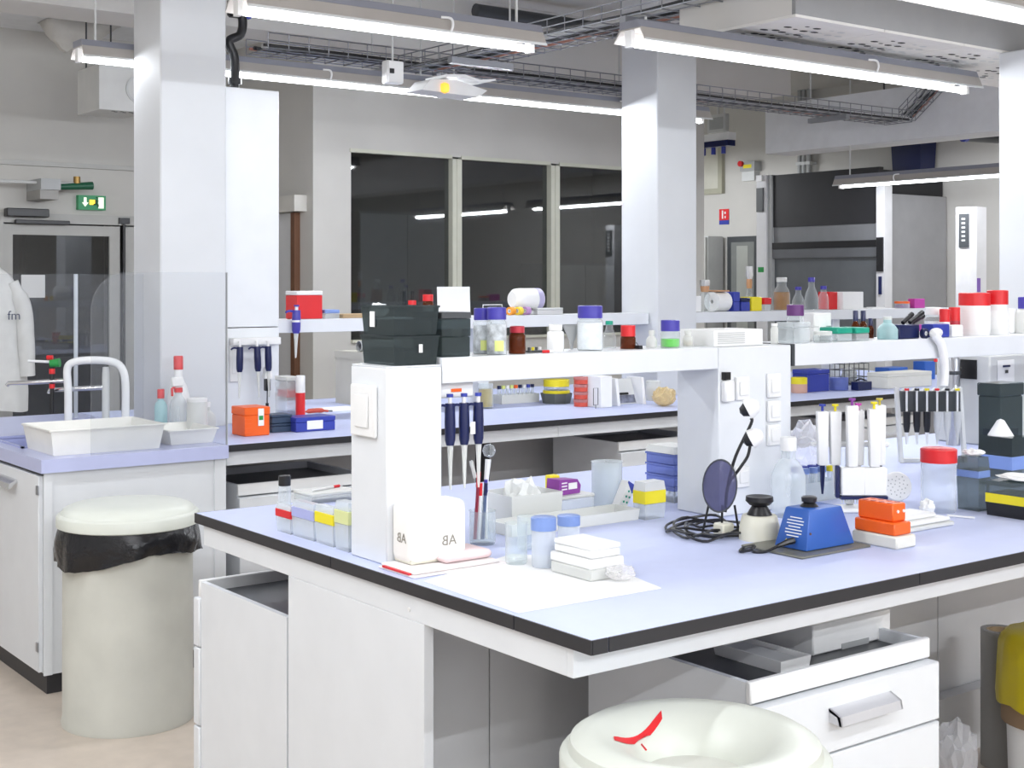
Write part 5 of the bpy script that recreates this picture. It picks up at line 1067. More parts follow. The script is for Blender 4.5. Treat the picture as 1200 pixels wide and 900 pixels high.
# right part of the second bench, seen past the tower
x, y, W, D, h = bx(927, 929, 947, 440, .9, B=461); p, r, h = cy(927, 946, 442, .9, B=461); bottle('pale tub with a yellow lid past the service tower', p, r, h, mat('peach_tub', (.70, .42, .32), .5), YELLOW, .4, .95, .04, name='tub', cat='tub')
x, y, W, D, h = bx(942, 946, 972, 434, .9, B=460); carton('deep blue rack box behind the pillar stand', (x, y, W, .12, h), .9005, BLUE, BLUE, .2)
p, r, h = cy(972, 994, 442, .9, B=458); bottle('flat blue translucent dish beside the deep blue rack', p, r, h, BLUECL, BLUECL, .25, .97, .03, name='dish', cat='dish')
x, y, W, D, h = bx(1001, 1006, 1022, 448, .9, B=458); carton('small navy rack behind the white pipettes', (x, y, W, .06, h), .9005, NAVY, None)
x, y, W, D, h = bx(1035, 1040, 1092, 438, .9, B=456); carton('long cream polystyrene box on the second bench', (x, y, W, .16, h), .9005, mat('foam_cream', (.80, .79, .72), .8), mat('foam_cream', (.80, .79, .72), .8), .25)
x, y, W, D, h = bx(1036, 1042, 1064, 430, .9, Y=5.85); carton('bright blue flat box behind the long cream box', (x, 5.85, W, .12, h * .92), .9005, mat('bright_blue', (.03, .13, .50), .4), None)
x, y, W, D, h = bx(1078, 1084, 1096, 424, .9, Y=5.85); carton('bright blue upright box behind the curved white arm', (x, 5.85, W, .1, h), .9005, mat('bright_blue', (.03, .13, .50), .4), None)
cb_ = NB(); rnd = random.Random(9); pts = [onY(975 + 11 * k, 5.70 + .05 * math.sin(k * 1.3), .91 + .05 * abs(math.sin(k * 1.7))) for k in range(9)]; tube(cb_, smoothpts(pts, 6), .006, 6); tag(obj('black_cable', cb_, BLACKP), 'tangled black cable on the second bench behind the pipettes', 'cable')
q = onY(985, 5.86, .9); t = thing('wire_basket', 'small wire basket full of cables on the second bench', 'basket', (q.x, 5.83, .9)); bm = NB()
for k in range(6): tube(bm, [(0 + k * .05, 0, .004), (k * .05, 0, .14)], .003, 5); tube(bm, [(k * .05, .12, .004), (k * .05, .12, .14)], .003, 5)
for z_ in (.005, .05, .1, .14): tube(bm, [(0, 0, z_), (.25, 0, z_), (.25, .12, z_), (0, .12, z_), (0, 0, z_)], .003, 5)
obj('wires', bm, DGREY, t); obj('basket_floor', box(NB(), 0, 0, .0005, .25, .12, .003), DGREY, t)
crumple('crumpled grey plastic bag inside the wire basket', (q.x + .125, 5.89, .905), .05, .11, LGREY, 55)

# --- shelf of the second bench
S2 = 1.392; YS = 6.10; G4 = 'things on the back shelf'
def b2box(label, L, C, R, T, Y=6.05, z=S2, D=.1, **k):
    b = list(bx(L, C, R, T, z, Y=Y)); b[3] = D; b[4] -= .0005; k.setdefault('group', G4); return carton(label, tuple(b), z + .0005, **k)
def b2bot(label, L, R, T, Y=YS, z=S2, **k):
    p, r, h = cy(L, R, T, z, Y=Y); k.setdefault('group', G4); return bottle(label, p, r, h, **k)
b2box('red plastic box with a white lid on the back shelf', 345, 348, 378, 341, D=.12, body=RED, lid=WP, lid_f=.15)
b2box('low clear box with a blue lid beside the red box', 378, 381, 398, 363, body=CLEAR, lid=LBLUE, lid_f=.4)
b2box('shallow brown tray at the middle of the back shelf', 400, 402, 438, 368, body=CARD, lid=None)
crumple('bunched white cloth behind the brown tray', onY(444, 6.12, S2 + .0005), .05, .075, PAPER, 61, 'cloth', 'cloth')
for i, (l, r_, T, lab) in enumerate(((478, 488, 352, 'amber bottle with a red cap behind the smoky boxes'), (495, 508, 345, 'taller amber bottle with a red cap and white label behind the smoky boxes'))): b2bot(lab, l, r_, T, body=AMBER, cap=RED, cap_f=.28, neck=.85, sh=.12, band=PAPER if i else None)
q = onY(512, 6.14); q2 = onY(550, 6.14); t = thing('paper_stand', 'white paper sheet standing upright on the back shelf', 'paper', (q.x, 6.13, S2)); bm = NB(); box(bm, 0, 0, .0005, q2.x - q.x, .004, zat(336, q) - S2); obj('sheet', bm, PAPER, t, None, (-.04, 0, 0)); obj('stand_foot', box(NB(), .0, .006, .0005, q2.x - q.x, .05, .008), CLEAR, t)
p = onY(600, 6.13); p2 = onY(643, 6.13); rr = (zat(338, p) - S2 - .025) / 2
t = thing('white_drum', 'white drum with a lilac end band lying on the back shelf', 'drum', (p.x, 6.13, S2)); bm = NB(); lathe(bm, [(0, 0), (rr * .7, .0), (rr * .95, .02), (rr, .05), (rr, .17), (rr * .97, .19), (0, .19)], 28); obj('drum_body', bm, WP, t, (-.0, 0, rr + .026), (0, PI / 2, 0)); bm = NB(); lathe(bm, [(rr * 1.005, .15), (rr * 1.012, .152), (rr * 1.012, .185), (rr * 1.005, .187)], 28); obj('lilac_band', bm, mat('lilac_band', (.45, .42, .62), .5), t, (0, 0, rr + .026), (0, PI / 2, 0))
obj('cradle', box(NB(), .02, -.05, .0005, .17, .05, .026, .003), LGREY, t)
for k, m in enumerate((mat('tape_orange', (.85, .32, .02), .5), mat('tape_yellow', (.85, .65, .05), .5), mat('tape_lilac', (.45, .25, .50), .5))):
    q = onY(598 + 9 * k, 6.045); t = thing('tape_roll', ('orange', 'golden', 'lilac') [k] + ' tape roll before the white drum', 'tape', (q.x, 6.055, S2 + .0005)); rl = NB(); lathe(rl, [(.012, 0), (.023, 0), (.023, .036), (.012, .036), (.012, 0)], 18); obj('tape', rl, m, t, (0, 0, .0235), (0, PI / 2, .3)); rl = NB(); lathe(rl, [(.009, .001), (.0118, .001), (.0118, .035), (.009, .035), (.009, .001)], 18); obj('core', rl, PAPER, t, (0, 0, .0235), (0, PI / 2, .3))
b2box('flat grey file lying before the white drum', 626, 630, 660, 361, Y=6.045, D=.05, body=GREYL, lid=LGREY, lid_f=.3)
t = thing('label_holder', 'thin white wire label frame on the back shelf', 'frame', onY(566, 6.07, S2)); obj('wire', tube(NB(), [(0, 0, .0005), (0, 0, .06), (.13, 0, .06), (.13, 0, .0005)], .003, 5), WP, t); obj('foot', box(NB(), -.005, -.01, .0002, .135, .01, .004), WP, t)
# beyond the column
b2box('white book with a red spine next to the column', 806, 808, 822, 347, D=.12, body=PAPER, lid=None)
t = thing('hand_model', 'tall foil-topped bottle with a brown paper band past the column', 'bottle', onY(826, 6.09, S2)); p = onY(826, 6.09); hh = zat(328, p) - S2; obj('body', lathe(NB(), [(0, 0), (.03, 0), (.034, hh * .5), (.022, hh * .62), (.02, hh * .7), (0, hh * .7)], 16), GLASS, t); obj('paper_band', lathe(NB(), [(.023, hh * .62), (.026, hh * .66), (.03, hh * .8), (.022, hh * .82)], 12), mat('kraft', (.55, .30, .16), .8), t); obj('foil_top', lathe(NB(), [(.024, hh * .76), (.032, hh * .85), (.03, hh), (0, hh)], 8), mat('foil', (.75, .75, .75), .3, .6, bump=.5, scale=40), t)
t.name = 'foil_bottle'
t = thing('paper_roll', 'large white paper roll with a cream end past the column', 'paper roll', onY(842, 6.10, S2)); p = onY(842, 6.1); rr = (zat(341, p) - S2) / 2 * .95; rl = NB(); lathe(rl, [(.012, 0), (rr, 0), (rr, .13), (.012, .13), (.012, 0)], 28); obj('roll', rl, PAPER, t, (-.06, 0, rr + .0008), (0, PI / 2, .1)); obj('kraft_top', box(NB(), -.06, -.05, rr * 2 + .002, .05, .05, rr * 2 + .012, .003), mat('kraft', (.55, .30, .16), .8), t)
b2box('blue tube rack standing beside the large paper roll', 859, 860, 867, 342, D=.1, body=BLUE, lid=BLUE, lid_f=.5)
b2box('dark blue tube rack with holes left of the yellow box', 862, 864, 879, 349, D=.1, Y=6.04, body=BLUE, lid=NAVY, lid_f=.3) if False else b2box('dark blue tube rack left of the yellow box', 867, 869, 879, 349, D=.1, body=BLUE, lid=NAVY, lid_f=.3)
b2box('bright yellow box on the back shelf', 879, 881, 893, 348, body=YELLOW, lid=None)
t = thing('foil_bottle', 'slender foil-wrapped flask behind the yellow box', 'bottle', onY(876, 6.19, S2)); p = onY(876, 6.19); hh = zat(312, p) - S2; obj('body', lathe(NB(), [(0, 0), (.03, 0), (.014, hh * .55), (.014, hh * .7), (0, hh * .7)], 16), GLASS, t); obj('kraft_band', lathe(NB(), [(.016, hh * .5), (.02, hh * .6), (.018, hh * .72)], 12), mat('kraft', (.55, .30, .16), .8), t); obj('foil_top', lathe(NB(), [(.018, hh * .7), (.024, hh * .8), (.022, hh), (0, hh)], 8), mat('foil', (.75, .75, .75), .3, .6), t)
t.location.y = 6.175
b2box('small carton with a red top right of the yellow box', 895, 896, 904, 349, body=CLEAR, lid=RED, lid_f=.5)
b2bot('bottle of orange-brown liquid with a clear neck and white cap', 906, 926, 325, body=GLASS, cap=FROST, cap_f=.12, neck=.55, sh=.4, liquid=ALIQ, lf=.55)
b2bot('conical clear bottle with a blue cap right of the orange-brown liquid', 928, 943, 336, cap=BLUEV, cap_f=.12, neck=.45, sh=.55)
b2bot('tall clear bottle with a blue cap left of the red carton', 943, 959, 325, cap=BLUEV, cap_f=.12, neck=.45, sh=.5)
b2bot('short clear bottle with a blue cap before the red carton', 959, 971, 335, Y=6.055, cap=BLUEV, cap_f=.13, neck=.55, sh=.4)
b2box('blue folded rack before the clear bottles', 944, 946, 962, 350, Y=6.035, D=.03, body=BLUE, lid=None) if False else None
b2box('red carton on the back shelf right of the blue-capped bottles', 970, 972, 982, 342, Y=6.10, D=.1, body=RED, lid=None)
b2box('white carton right of the red carton', 986, 988, 1012, 342, D=.12, body=PAPER, lid=None)
t = thing('open_book', 'white open booklet lying at the shelf end', 'booklet', onY(1022, 6.10, S2)); obj('page', box(NB(), -.07, -.05, .0005, .0, .05, .008), PAPER, t); obj('page', box(NB(), .001, -.05, .0005, .075, .05, .012), PAPER, t)
b2bot('low jar with an orange lid and purple contents at the shelf end', 1048, 1066, 353, cap=ORANGE, cap_f=.3, neck=.95, sh=.03, body=CLEAR, liquid=PURPLE, lf=.5, name='lidded_jar', cat='jar')
b2box('magenta printed packet at the far shelf end', 1070, 1072, 1084, 350, D=.06, body=MAGENTA, lid=None)

# ================================================================ RIGHT END OF THE ROOM: FUME HOOD
t = thing('fume_hood', 'large white fume hood with a dark sash at the far wall', 'fume hood', (9.6, 0, 0))
y0, y1 = 7.49, 8.73; yl = onX(890, 9.6).y
obj('hood_body', box(NB(), .06, y0 + .02, 0, .98, yl, 2.35), mat('hood_side', (.36, .36, .37), .5), t, smooth=False)
obj('upper_body', box(NB(), .12, y0 + .06, 2.355, .98, yl - .02, 2.56), HOODP, t, smooth=False)
PILW = mat('hood_white', (.68, .68, .69), .45)
obj('side_pillar', box(NB(), -.04, y1 + .02, 0, .0595, yl, 2.58), PILW, t, smooth=False); obj('side_pillar', box(NB(), -.04, y0 - .09, 0, .0595, y0, 2.50), PILW, t, smooth=False)
obj('frame_rail', box(NB(), -.02, y1 - .03, 0, .0595, y1 + .0195, 2.58), GREYB, t, smooth=False)
obj('dark_header', box(NB(), 0.0, y0 + .001, 2.09, .0595, y1 - .031, 2.575), HOODP, t, smooth=False)
obj('grey_band', box(NB(), .01, y0 + .001, 1.946, .0595, y1 - .031, 2.0895), mat('hood_band', (.20, .205, .215), .4), t, smooth=False)
obj('sash_bar', box(NB(), -.015, y0 + .001, 1.885, .0595, y1 - .031, 1.9455), BLACKP, t, smooth=False)
obj('sash_rail', box(NB(), -.012, y0 + .001, 1.80, .0595, y1 - .031, 1.884), HOODG, t, smooth=False)
obj('sash_glass', box(NB(), .02, y0 + .001, 1.0, .0595, y1 - .031, 1.799), mat('sash_dark_glass', (.13, .14, .15), .15), t, smooth=False)
obj('lower_front', box(NB(), -.02, y0 + .001, 0, .0595, y1 - .031, .999), LGREY, t, smooth=False)
zz = lambda py: zat(py, onX(1036, 9.56))
cp = obj('control_panel', box(NB(), -.055, y0 - .078, zz(318), -.0405, y0 - .012, zz(278)), BLACKP, t, smooth=False); obj('indicator', box(NB(), -.057, y0 - .06, zz(345), -.0405, y0 - .035, zz(324)), NAVY, t, smooth=False)
pz = lambda py: zat(py, onX(897, 9.56)); obj('vent_louver', box(NB(), -.055, y1 + .05, pz(248), -.0405, yl - .01, pz(220)), DGREY, t, smooth=False); obj('small_switch', box(NB(), -.06, y1 + .06, pz(212), -.0405, yl - .01, pz(205)), WP, t, smooth=False); obj('green_sticker', box(NB(), -.042, y1 + .05, pz(319), -.0402, yl - .02, pz(313)), GREEN, t, smooth=False)
yp = onX(1120, 9.4).y; yq = onX(1141, 9.4).y; xq = onY(1156, yq).x
t = thing('white_cabinet', 'slim white cabinet with a dark display beside the fume hood', 'cabinet', (9.4, yq, 0)); W = xq - 9.4; D = yp - yq; hz = zat(243, Vector((9.4, yp)))
obj('body', prism(NB(), [(0, .03), (.04, 0), (W, 0), (W, D), (0, D)], 0, hz, 'z'), PILW, t, smooth=False)
dz = lambda py: zat(py, Vector((9.4, yp))); dd = obj('display', box(NB(), -.012, D * .25, dz(290), -.0005, D * .78, dz(251)), DGREY, t, smooth=False)
for k in range(6): obj('display_mark', box(NB(), -.0135, D * .42, dz(283 - 5 * k), -.0122, D * .62, dz(281 - 5 * k)), LGREY, dd, smooth=False)
obj('violet_tag', box(NB(), W * .25, -.004, dz(342), W * .5, -.0005, dz(326)), mat('violet_tag', (.2, .1, .4), .5), t, smooth=False)
# crate and cables above the hood
q = onY(1079, 7.58); q2 = onY(1118, 7.58); t = thing('navy_crate', 'dark navy crate standing on top of the fume hood', 'crate', (q.x, 7.58, 2.56)); W = min(q2.x, 10.55) - q.x; hh = zat(162, q) - 2.56
obj('body', open_tray(NB(), 0.02, .02, W - .02, .32, .0005, hh, .012, .012), NAVY, t, smooth=False); obj('rim', tube(NB(), [(0, 0, hh), (W, 0, hh), (W, .34, hh), (0, .34, hh), (0, 0, hh)], .012, 6), NAVY, t); obj('contents', box(NB(), .04, .04, .014, W - .04, .3, hh * .8), BLACKP, t)
t = thing('white_conduit', 'thin white conduit hanging down beside the navy crate', 'conduit', onY(1120, 7.45, 0)); obj('conduit_pipe', tube(NB(), [(0, 0, CZ), (0, 0, 2.62), (.06, 0, 2.6)], .014, 8), WP, t); obj('conduit_end', tube(NB(), [(.06, 0, 2.6), (.10, 0, 2.6)], .02, 8), WP, t)
t = thing('service_boom', 'grey service arm with a blue end above the white cabinet', 'arm', onY(1132, 6.6, 0)); zz_ = zat(161, onY(1132, 6.6)); obj('arm_tube', tube(NB(), [(0, 0, zz_), (.7, 0, zz_ + .02)], .035, 10), DGREY, t); obj('blue_end', tube(NB(), [(-.04, 0, zz_), (0, 0, zz_)], .04, 10), BLUE, t); obj('ceiling_rod', tube(NB(), [(.5, 0, zz_), (.5, 0, CZ)], .015, 8), LGREY, t)
t = thing('hung_bar', 'white horizontal bar hung between the duct and the hood', 'bar', onX(1008, 9.42, 0)); zz_ = zat(165, onX(1008, 9.42)); obj('bar', box(NB(), -.04, -.5, zz_ - .03, .04, 0, zz_ + .03), WP, t); obj('hanger', tube(NB(), [(0, -.25, zz_ + .03), (0, -.25, CZ)], .008, 6), DGREY, t)
# things on the far wall X = 10.6
def wallp(px): return onX(px, 10.58)
t = thing('wall_board', 'large pale board with a cream frame on the far wall', 'board', (10.6, 0, 0)); ya, yb_ = wallp(848).y, wallp(795).y; za, zb_ = zat(228, wallp(830)), zat(172, wallp(830))
obj('board', box(NB(), -.02, ya + .06, za + .06, -.0005, yb_, zb_), mat('board_cream', (.58, .57, .49), .6), t, smooth=False); bm = NB(); box(bm, -.05, ya, za, -.0005, ya + .058, zb_); box(bm, -.05, ya + .0585, za, -.0005, yb_, za + .058); obj('board_frame', bm, mat('frame_olive', (.40, .39, .30), .5), t, smooth=False)
t = thing('fire_sign', 'small red fire sign with a blue foot on the far wall', 'sign', (10.6, 0, 0)); ya, yb_ = wallp(853).y, wallp(842).y; za, zm, zb_ = zat(263, wallp(847)), zat(258, wallp(847)), zat(245, wallp(847))
obj('red_plate', box(NB(), -.01, ya, zm, -.0005, yb_, zb_), RED, t, smooth=False); obj('blue_plate', box(NB(), -.01, ya, za, -.0005, yb_, zm - .0005), BLUE, t, smooth=False); yy = (ya + yb_) / 2; bm = NB(); box(bm, -.012, yy + .01, zm + .015, -.0102, yy + .028, zb_ - .015); box(bm, -.012, yy - .028, zm + .02, -.0102, yy - .012, zm + .045); box(bm, -.012, yy - .03, zm + .065, -.0102, yy - .008, zm + .09); obj('white_symbol', bm, PAPER, t, smooth=False)
t = thing('wall_control_box', 'grey control box with a yellow label and red button on the far wall', 'control box', (10.6, 0, 0)); ya, yb_ = wallp(891).y, wallp(874).y; za, zb_ = zat(212, wallp(882)), zat(190, wallp(882))
obj('lower_case', box(NB(), -.08, ya + .03, za, -.0005, yb_, (za + zb_) / 2), LGREY, t); obj('upper_case', box(NB(), -.11, ya, (za + zb_) / 2 + .0005, -.0005, yb_, zb_), GREYB, t); obj('yellow_label', box(NB(), -.112, ya + .04, (za + zb_) / 2 + .03, -.1105, yb_ - .05, zb_ - .03), YELLOW, t, smooth=False); bm = NB(); cyl(bm, (0, 0, 0), .03, .03, 12); obj('red_button', bm, RED, t, (-.11, yb_ - .025, (za + zb_) / 2 + .08), (0, -PI / 2, 0))
d3 = sroot('door_3', 'dark framed glass door in the far wall beside the hood', 'door', (10.6, 0, 0)); ya, yb_ = wallp(889).y, wallp(853).y; zb_ = zat(277, wallp(870))
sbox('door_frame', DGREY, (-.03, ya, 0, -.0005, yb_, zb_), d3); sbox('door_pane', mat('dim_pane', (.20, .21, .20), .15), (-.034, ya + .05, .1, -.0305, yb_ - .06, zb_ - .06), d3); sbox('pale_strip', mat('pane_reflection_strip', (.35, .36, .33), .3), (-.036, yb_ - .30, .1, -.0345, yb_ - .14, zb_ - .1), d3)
t = thing('wall_fridge', 'tall grey refrigerator at the far wall past the column', 'refrigerator', (10.3, 0, 0)); ya, yb_ = onX(827, 10.3).y, onX(790, 10.3).y; zb_ = zat(277, onX(815, 10.3))
obj('body', box(NB(), .03, ya, 0, .26, yb_, zb_), LGREY, t, smooth=False); fd = obj('fridge_door', box(NB(), 0, ya + .005, .08, .0295, yb_ - .005, zb_ - .01), mat('fridge_grey', (.45, .45, .43), .4), t); obj('handle', box(NB(), -.03, ya + .03, 1.1, -.0005, ya + .05, 1.5), DGREY, fd); obj('badge', box(NB(), -.003, ya + .15, zb_ - .09, -.0005, ya + .28, zb_ - .075), DGREY, fd)
t = thing('service_rail', 'ceiling rail with dark valves beside the second column', 'rail', (9.2, 0, 0)); ya, yb_ = onX(858, 9.2).y, onX(800, 9.2).y; zr_ = zat(167, onX(830, 9.2))
obj('rail', box(NB(), -.05, ya, zr_, .05, yb_, zr_ + .07), WP, t, smooth=False); obj('valve_bar', box(NB(), -.06, ya, zr_ - .055, .04, yb_, zr_ - .001), NAVY, t, smooth=False)
for k in range(4): obj('valve', cyl(NB(), (-.01, ya + .1 + k * .13, zr_ - .12), .022, .0645, 10), BLUE, t)
obj('rail_rod', tube(NB(), [(0, ya + .1, zr_ + .07), (0, ya + .1, CZ)], .01, 6), LGREY, t)
t = thing('wall_screen', 'small grey square screen hung from the ceiling past the column', 'screen', (9.6, 0, 0)); ya, yb_ = onX(850, 9.6).y, onX(829, 9.6).y; za, zb_ = zat(155, onX(840, 9.6)), zat(134, onX(840, 9.6)); obj('screen_body', box(NB(), 0, ya, za, .05, yb_, zb_), LGREY, t); obj('screen_face', box(NB(), -.003, ya + .03, za + .03, -.0005, yb_ - .03, zb_ - .03), GREYB, t); obj('mount', tube(NB(), [(.025, (ya + yb_) / 2, zb_), (.025, (ya + yb_) / 2, CZ)], .012, 6), LGREY, t)

# ================================================================ LEFT SIDE OF THE ROOM
ZW = 9.95
t = thing('exit_sign', 'lit green exit sign with a white arrow and a running figure', 'sign', (0, 0, 0)); a, b = onY(92, ZW).x, onY(124, ZW).x; za, zb_ = zat(246, onY(108, ZW)), zat(229, onY(108, ZW)); wd, hd = b - a, zb_ - za
obj('sign_case', box(NB(), a, ZW, za, b, 9.9995, zb_), mat('exit_green', (.01, .20, .07), .4, emit=(.01, .25, .09), es=.25), t, smooth=False)
EW = mat('exit_white', (.9, .95, .85), .5, emit=(.9, 1, .75), es=.6)
bm = NB(); prism(bm, [(a + wd * .12, za + hd * .5), (a + wd * .24, za + hd * .2), (a + wd * .36, za + hd * .5), (a + wd * .29, za + hd * .5), (a + wd * .29, za + hd * .85), (a + wd * .19, za + hd * .85), (a + wd * .19, za + hd * .5)], ZW - .002, ZW - .0003, 'y'); obj('arrow', bm, EW, t, smooth=False)
bm = NB(); box(bm, a + wd * .72, ZW - .002, za + hd * .12, a + wd * .92, ZW - .0003, za + hd * .88); obj('doorway_symbol', bm, EW, t, smooth=False)
bm = NB(); X_ = a + wd * .66
for p_, q_, r_ in (((0, .62), (-.02, .36), .012), ((-.02, .36), (.05, .26), .008), ((.05, .26), (.04, .10), .008), ((-.02, .36), (-.07, .28), .008), ((-.07, .28), (-.12, .26), .008), ((0, .6), (.06, .5), .006), ((0, .6), (-.06, .52), .006)):
    tube(bm, [(X_ + p_[0] * wd, ZW - .004, za + (p_[1] + .1) * hd), (X_ + q_[0] * wd, ZW - .004, za + (q_[1] + .1) * hd)], r_ * .7, 6)
lathe(bm, [(0, -.008), (.008, 0), (0, .008)], 10, (X_ + .01 * wd, ZW - .004, za + hd * .85)); obj('running_figure', bm, mat('exit_dark', (.01, .1, .04), .5), t)
obj('glow_lamp', box(NB(), a + wd * .4, ZW - .002, za + hd * .35, a + wd * .6, ZW - .0003, za + hd * .7), mat('sign_lamp', (.9, .6, .05), .5, emit=(1, .68, .05), es=1.2), t, smooth=False)
t = thing('emergency_shower', 'emergency shower arm with a green head above the door', 'shower', (0, 9.9, 0)); s0, s1 = onY(47, 9.7), onY(113, 9.7); zq = zat(213, s0)
obj('wall_plate', box(NB(), s0.x, -.2, zat(233, s0), s0.x + .13, .099, zat(222, s0)), mat('shower_steel', (.35, .34, .32), .5), t); obj('bracket', box(NB(), s0.x, -.22, zat(222, s0) + .001, s0.x + .14, .099, zat(209, s0)), GREYB, t)
obj('supply_pipe', tube(NB(), [(s0.x - 1.2, -.12, zq), (s0.x + .28, -.12, zq)], .012, 8), LGREY, t); obj('green_head', tube(NB(), [(s0.x + .16, -.12, zat(217, s0)), (s1.x, -.12, zat(214, s0))], [.022, .03], 10), mat('shower_green', (.01, .10, .05), .4), t); obj('brass_valve', cyl(NB(), (s0.x + .29, -.12, zq + .005), .025, .05, 10), mat('brass', (.35, .22, .07), .4, .7), t)
# air unit on rods, sheet under the beam
ax, ay, aw, ad, ah = bx(82, 116, 172, 75, 2.72, Y=9.0); ad = .35
t = thing('air_unit', 'white square air unit hung on rods beside the column', 'air unit', (ax, 9.0, 2.74)); ah = zat(74, onY(116, 9.0)) - 2.74
obj('case', box(NB(), 0, 0, 0, aw, .42, ah, .004), mat('air_unit_white', (.70, .70, .68), .5), t); bm = NB(); lathe(bm, [(.085, 0), (.10, 0), (.10, .012), (.085, .012), (.085, 0)], 28); obj('duct_ring', bm, LGREY, t, (aw * .85, -.0005, ah * .5), (PI / 2, 0, 0))
bm = NB()
for k in range(8): box(bm, aw * .3 + k * .03, .02 + (k % 2) * .03, -.003, aw * .3 + k * .03 + .018, .04 + (k % 2) * .03, -.0005)
obj('grille', bm, DGREY, t, smooth=False)
for k in ((.02, .3), (aw * .3, .05)): obj('rod', tube(NB(), [(k[0], k[1], ah), (k[0], k[1], CZ - 2.74)], .006, 6), DGREY, t)
bm = NB(); q0, q1 = onY(64, 9.3), onY(150, 9.3); rows = []
for j in range(6):
    rows.append([bm.verts.new((q0.x + (q1.x - q0.x) * i / 16, 9.16 + .24 * j / 5, 3.398 - (.20 + .02 * math.sin(i * 1.7)) * math.sin(PI * (i / 16) ** .7) * math.sin(PI * j / 5) - .002)) for i in range(17)])
for A, B in zip(rows, rows[1:]):
    for i in range(16): bm.faces.new((A[i], A[i + 1], B[i + 1], B[i]))
for v_ in list(bm.verts): pass
sh = obj('plastic_sheet', bm, mat('sheet_film', (.62, .60, .56), .5, bump=.3, scale=20), None); tag(sh, 'sagging pale plastic sheet fixed under the back beam', 'sheet'); sm = sh.modifiers.new('thickness', 'SOLIDIFY'); sm.thickness = .003
sh.location.y = .27
# lab coat on a stand
t = thing('coat_stand', 'slim dark coat stand beside the glazed door', 'coat stand', (2.66, 9.50, 0))
obj('pole', tube(NB(), [(0, 0, .03), (0, 0, 1.80)], .016, 10), BLACKP, t); obj('base', lathe(NB(), [(0, 0), (.20, 0), (.19, .02), (.03, .035), (0, .035)], 24), BLACKP, t)
for k in range(4): a_ = k * PI / 2 - PI / 2; obj('hook', tube(NB(), smoothpts([(0, 0, 1.70), (.06 * math.cos(a_), .06 * math.sin(a_), 1.69), (.085 * math.cos(a_), .085 * math.sin(a_), 1.74)], 4), .008, 6), BLACKP, t)
t = thing('lab_coat', 'white laboratory coat with dark chest letters hanging by the door', 'coat', (2.655, 9.33, 0))
bm = NB(); n = 40; rings = []; rnd = random.Random(5)
for z_, hw, dp_ in ((1.715, .03, .02), (1.69, .08, .045), (1.62, .165, .065), (1.52, .225, .08), (1.40, .248, .09), (1.2, .258, .095), (1.0, .268, .10), (.85, .275, .105), (.72, .28, .11)):
    rg = []
    for i in range(n):
        a_ = 2 * PI * i / n; f = 1 + (.10 * math.sin(a_ * 7 + z_ * 2) + .05 * math.sin(a_ * 11 + z_ * 5)) * min(1, (1.72 - z_) * 2)
        rg.append(bm.verts.new((hw * math.cos(a_) * (1 + .04 * math.sin(z_ * 9)), dp_ * math.sin(a_) * f, z_ + .012 * math.sin(a_ * 3) * (z_ < .8))))
    rings.append(rg)
for A, B in zip(rings, rings[1:]):
    for i in range(n): bm.faces.new((A[i], A[(i + 1) % n], B[(i + 1) % n], B[i]))
bm.faces.new(rings[0])
COATM = mat('coat_cotton', (.80, .80, .78), .9, var=.05, bump=.15, scale=12)
obj('coat_body', bm, COATM, t)
obj('sleeve', tube(NB(), smoothpts([(.17, -.05, 1.58), (.235, -.06, 1.40), (.25, -.065, 1.2), (.262, -.06, .95)], 5), [.035] * 3 + [.055] * 10 + [.05] * 3, 12), COATM, t)
obj('collar', tube(NB(), [(-.05, -.035, 1.70), (-.02, -.055, 1.62), (.0, -.09, 1.5)], [.012, .02, .01], 8), COATM, t)
text('fm', .085, NAVY, t, (.155, -.1225, 1.355), RNY)

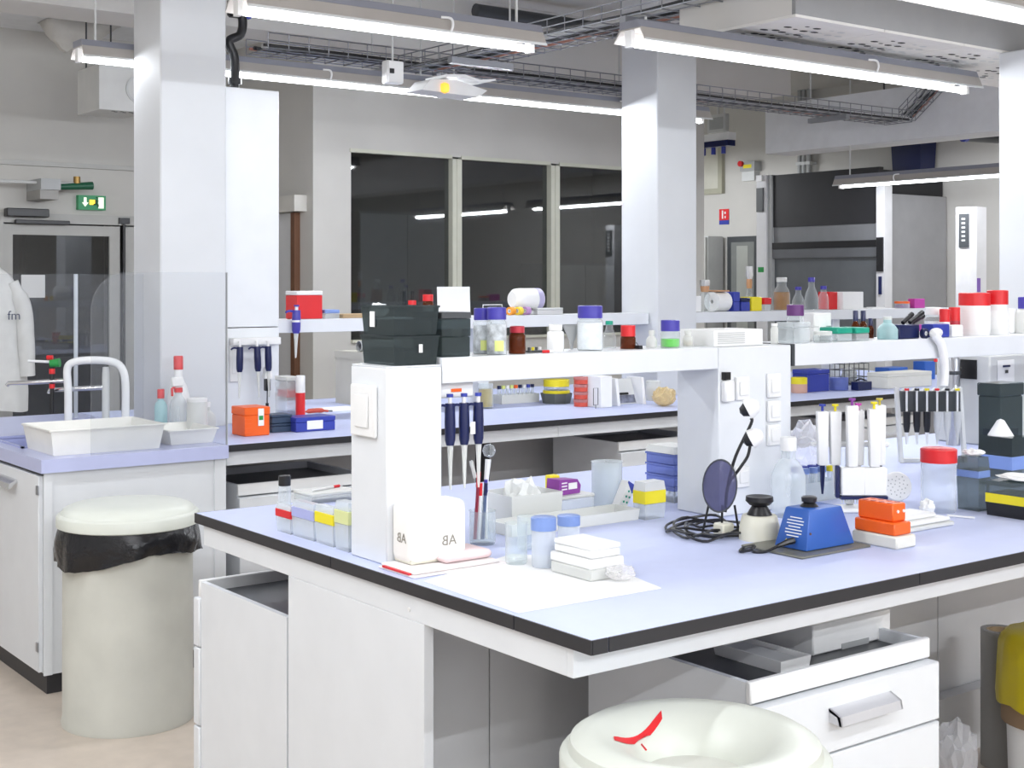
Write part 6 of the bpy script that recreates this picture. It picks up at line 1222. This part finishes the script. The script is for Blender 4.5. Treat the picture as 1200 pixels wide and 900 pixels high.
# ================================================================ UNDER THE FRONT BENCH, RIGHT
p = onY(1172, 2.60); t = thing('wrapped_roll', 'tall cardboard roll in grey film standing under the bench', 'roll', (p.x, 2.60, 0)); hr = zat(737, p); rr = 22 * dep(p) / F
obj('film_roll', lathe(NB(), [(rr * .72, .001), (rr, .001), (rr, hr), (rr * .72, hr), (rr * .72, .001)], 28), clear('grey_film', (.6, .6, .6), .7, (.36, .35, .33), .12), t); obj('cardboard_core', lathe(NB(), [(rr * .55, 0), (rr * .71, 0), (rr * .71, hr - .002), (rr * .55, hr - .002), (rr * .55, 0)], 24), CARD, t)
p = onY(1232, 2.34); rb = (1232 - 1172) * dep(p) / F; t = thing('yellow_bag_bin', 'white bin lined with a yellow bag under the front bench', 'bin', (p.x, 2.34, 0)); zt_ = zat(740, p)
obj('bin_body', lathe(NB(), [(0, 0), (rb * .78, 0), (rb * .86, zt_ - .12), (0, zt_ - .12)], 32), WP, t); obj('brown_sleeve', lathe(NB(), [(rb * .87, zt_ * .46), (rb * .93, zt_ * .46), (rb * .93, zt_ - .10), (rb * .87, zt_ - .10)], 32), mat('brown_paper', (.26, .17, .10), .8), t)
bm = NB(); rings = []
for f, r_ in ((0, .80), (.05, .9), (.15, .96), (.5, 1.0), (.85, 1.02), (1, 1.0)):
    rings.append([bm.verts.new((rb * (r_ + .025 * math.sin(i * 1.9 + f * 2)) * math.cos(2 * PI * i / 40), rb * (r_ + .025 * math.sin(i * 1.9 + f * 2)) * math.sin(2 * PI * i / 40), zt_ - f * .22 + .008 * math.sin(i * .8) * f)) for i in range(40)])
for A, B in zip(rings, rings[1:]):
    for i in range(40): bm.faces.new((A[i], A[(i + 1) % 40], B[(i + 1) % 40], B[i]))
bm.faces.new(rings[0][::-1]); obj('yellow_liner', bm, YBAG, t)
crumple('clear plastic film heaped on the floor under the bench', (onY(1122, 2.55).x, 2.55, 0), .06, .22, clear('bag_film', (.95, .95, .96), .3, (.86, .86, .88), .2), 71)

# grey service pipes running up the far wall above the hood
for k, px in enumerate((937, 942, 948)):
    q = onX(px, 10.52); t = thing('wall_pipe', 'grey vertical pipe on the far wall above the hood, ' + ('nearest the control box', 'middle of three', 'nearest the navy crate')[k], 'pipe', (10.52, q.y, 0), 0, 'pipes above the fume hood')
    obj('pipe', tube(NB(), [(0, 0, 2.57), (0, 0, CZ)], .022, 10), GREYB, t); obj('pipe_clip', box(NB(), -.025, -.03, 2.75, .079, .03, 2.78), LGREY, t)
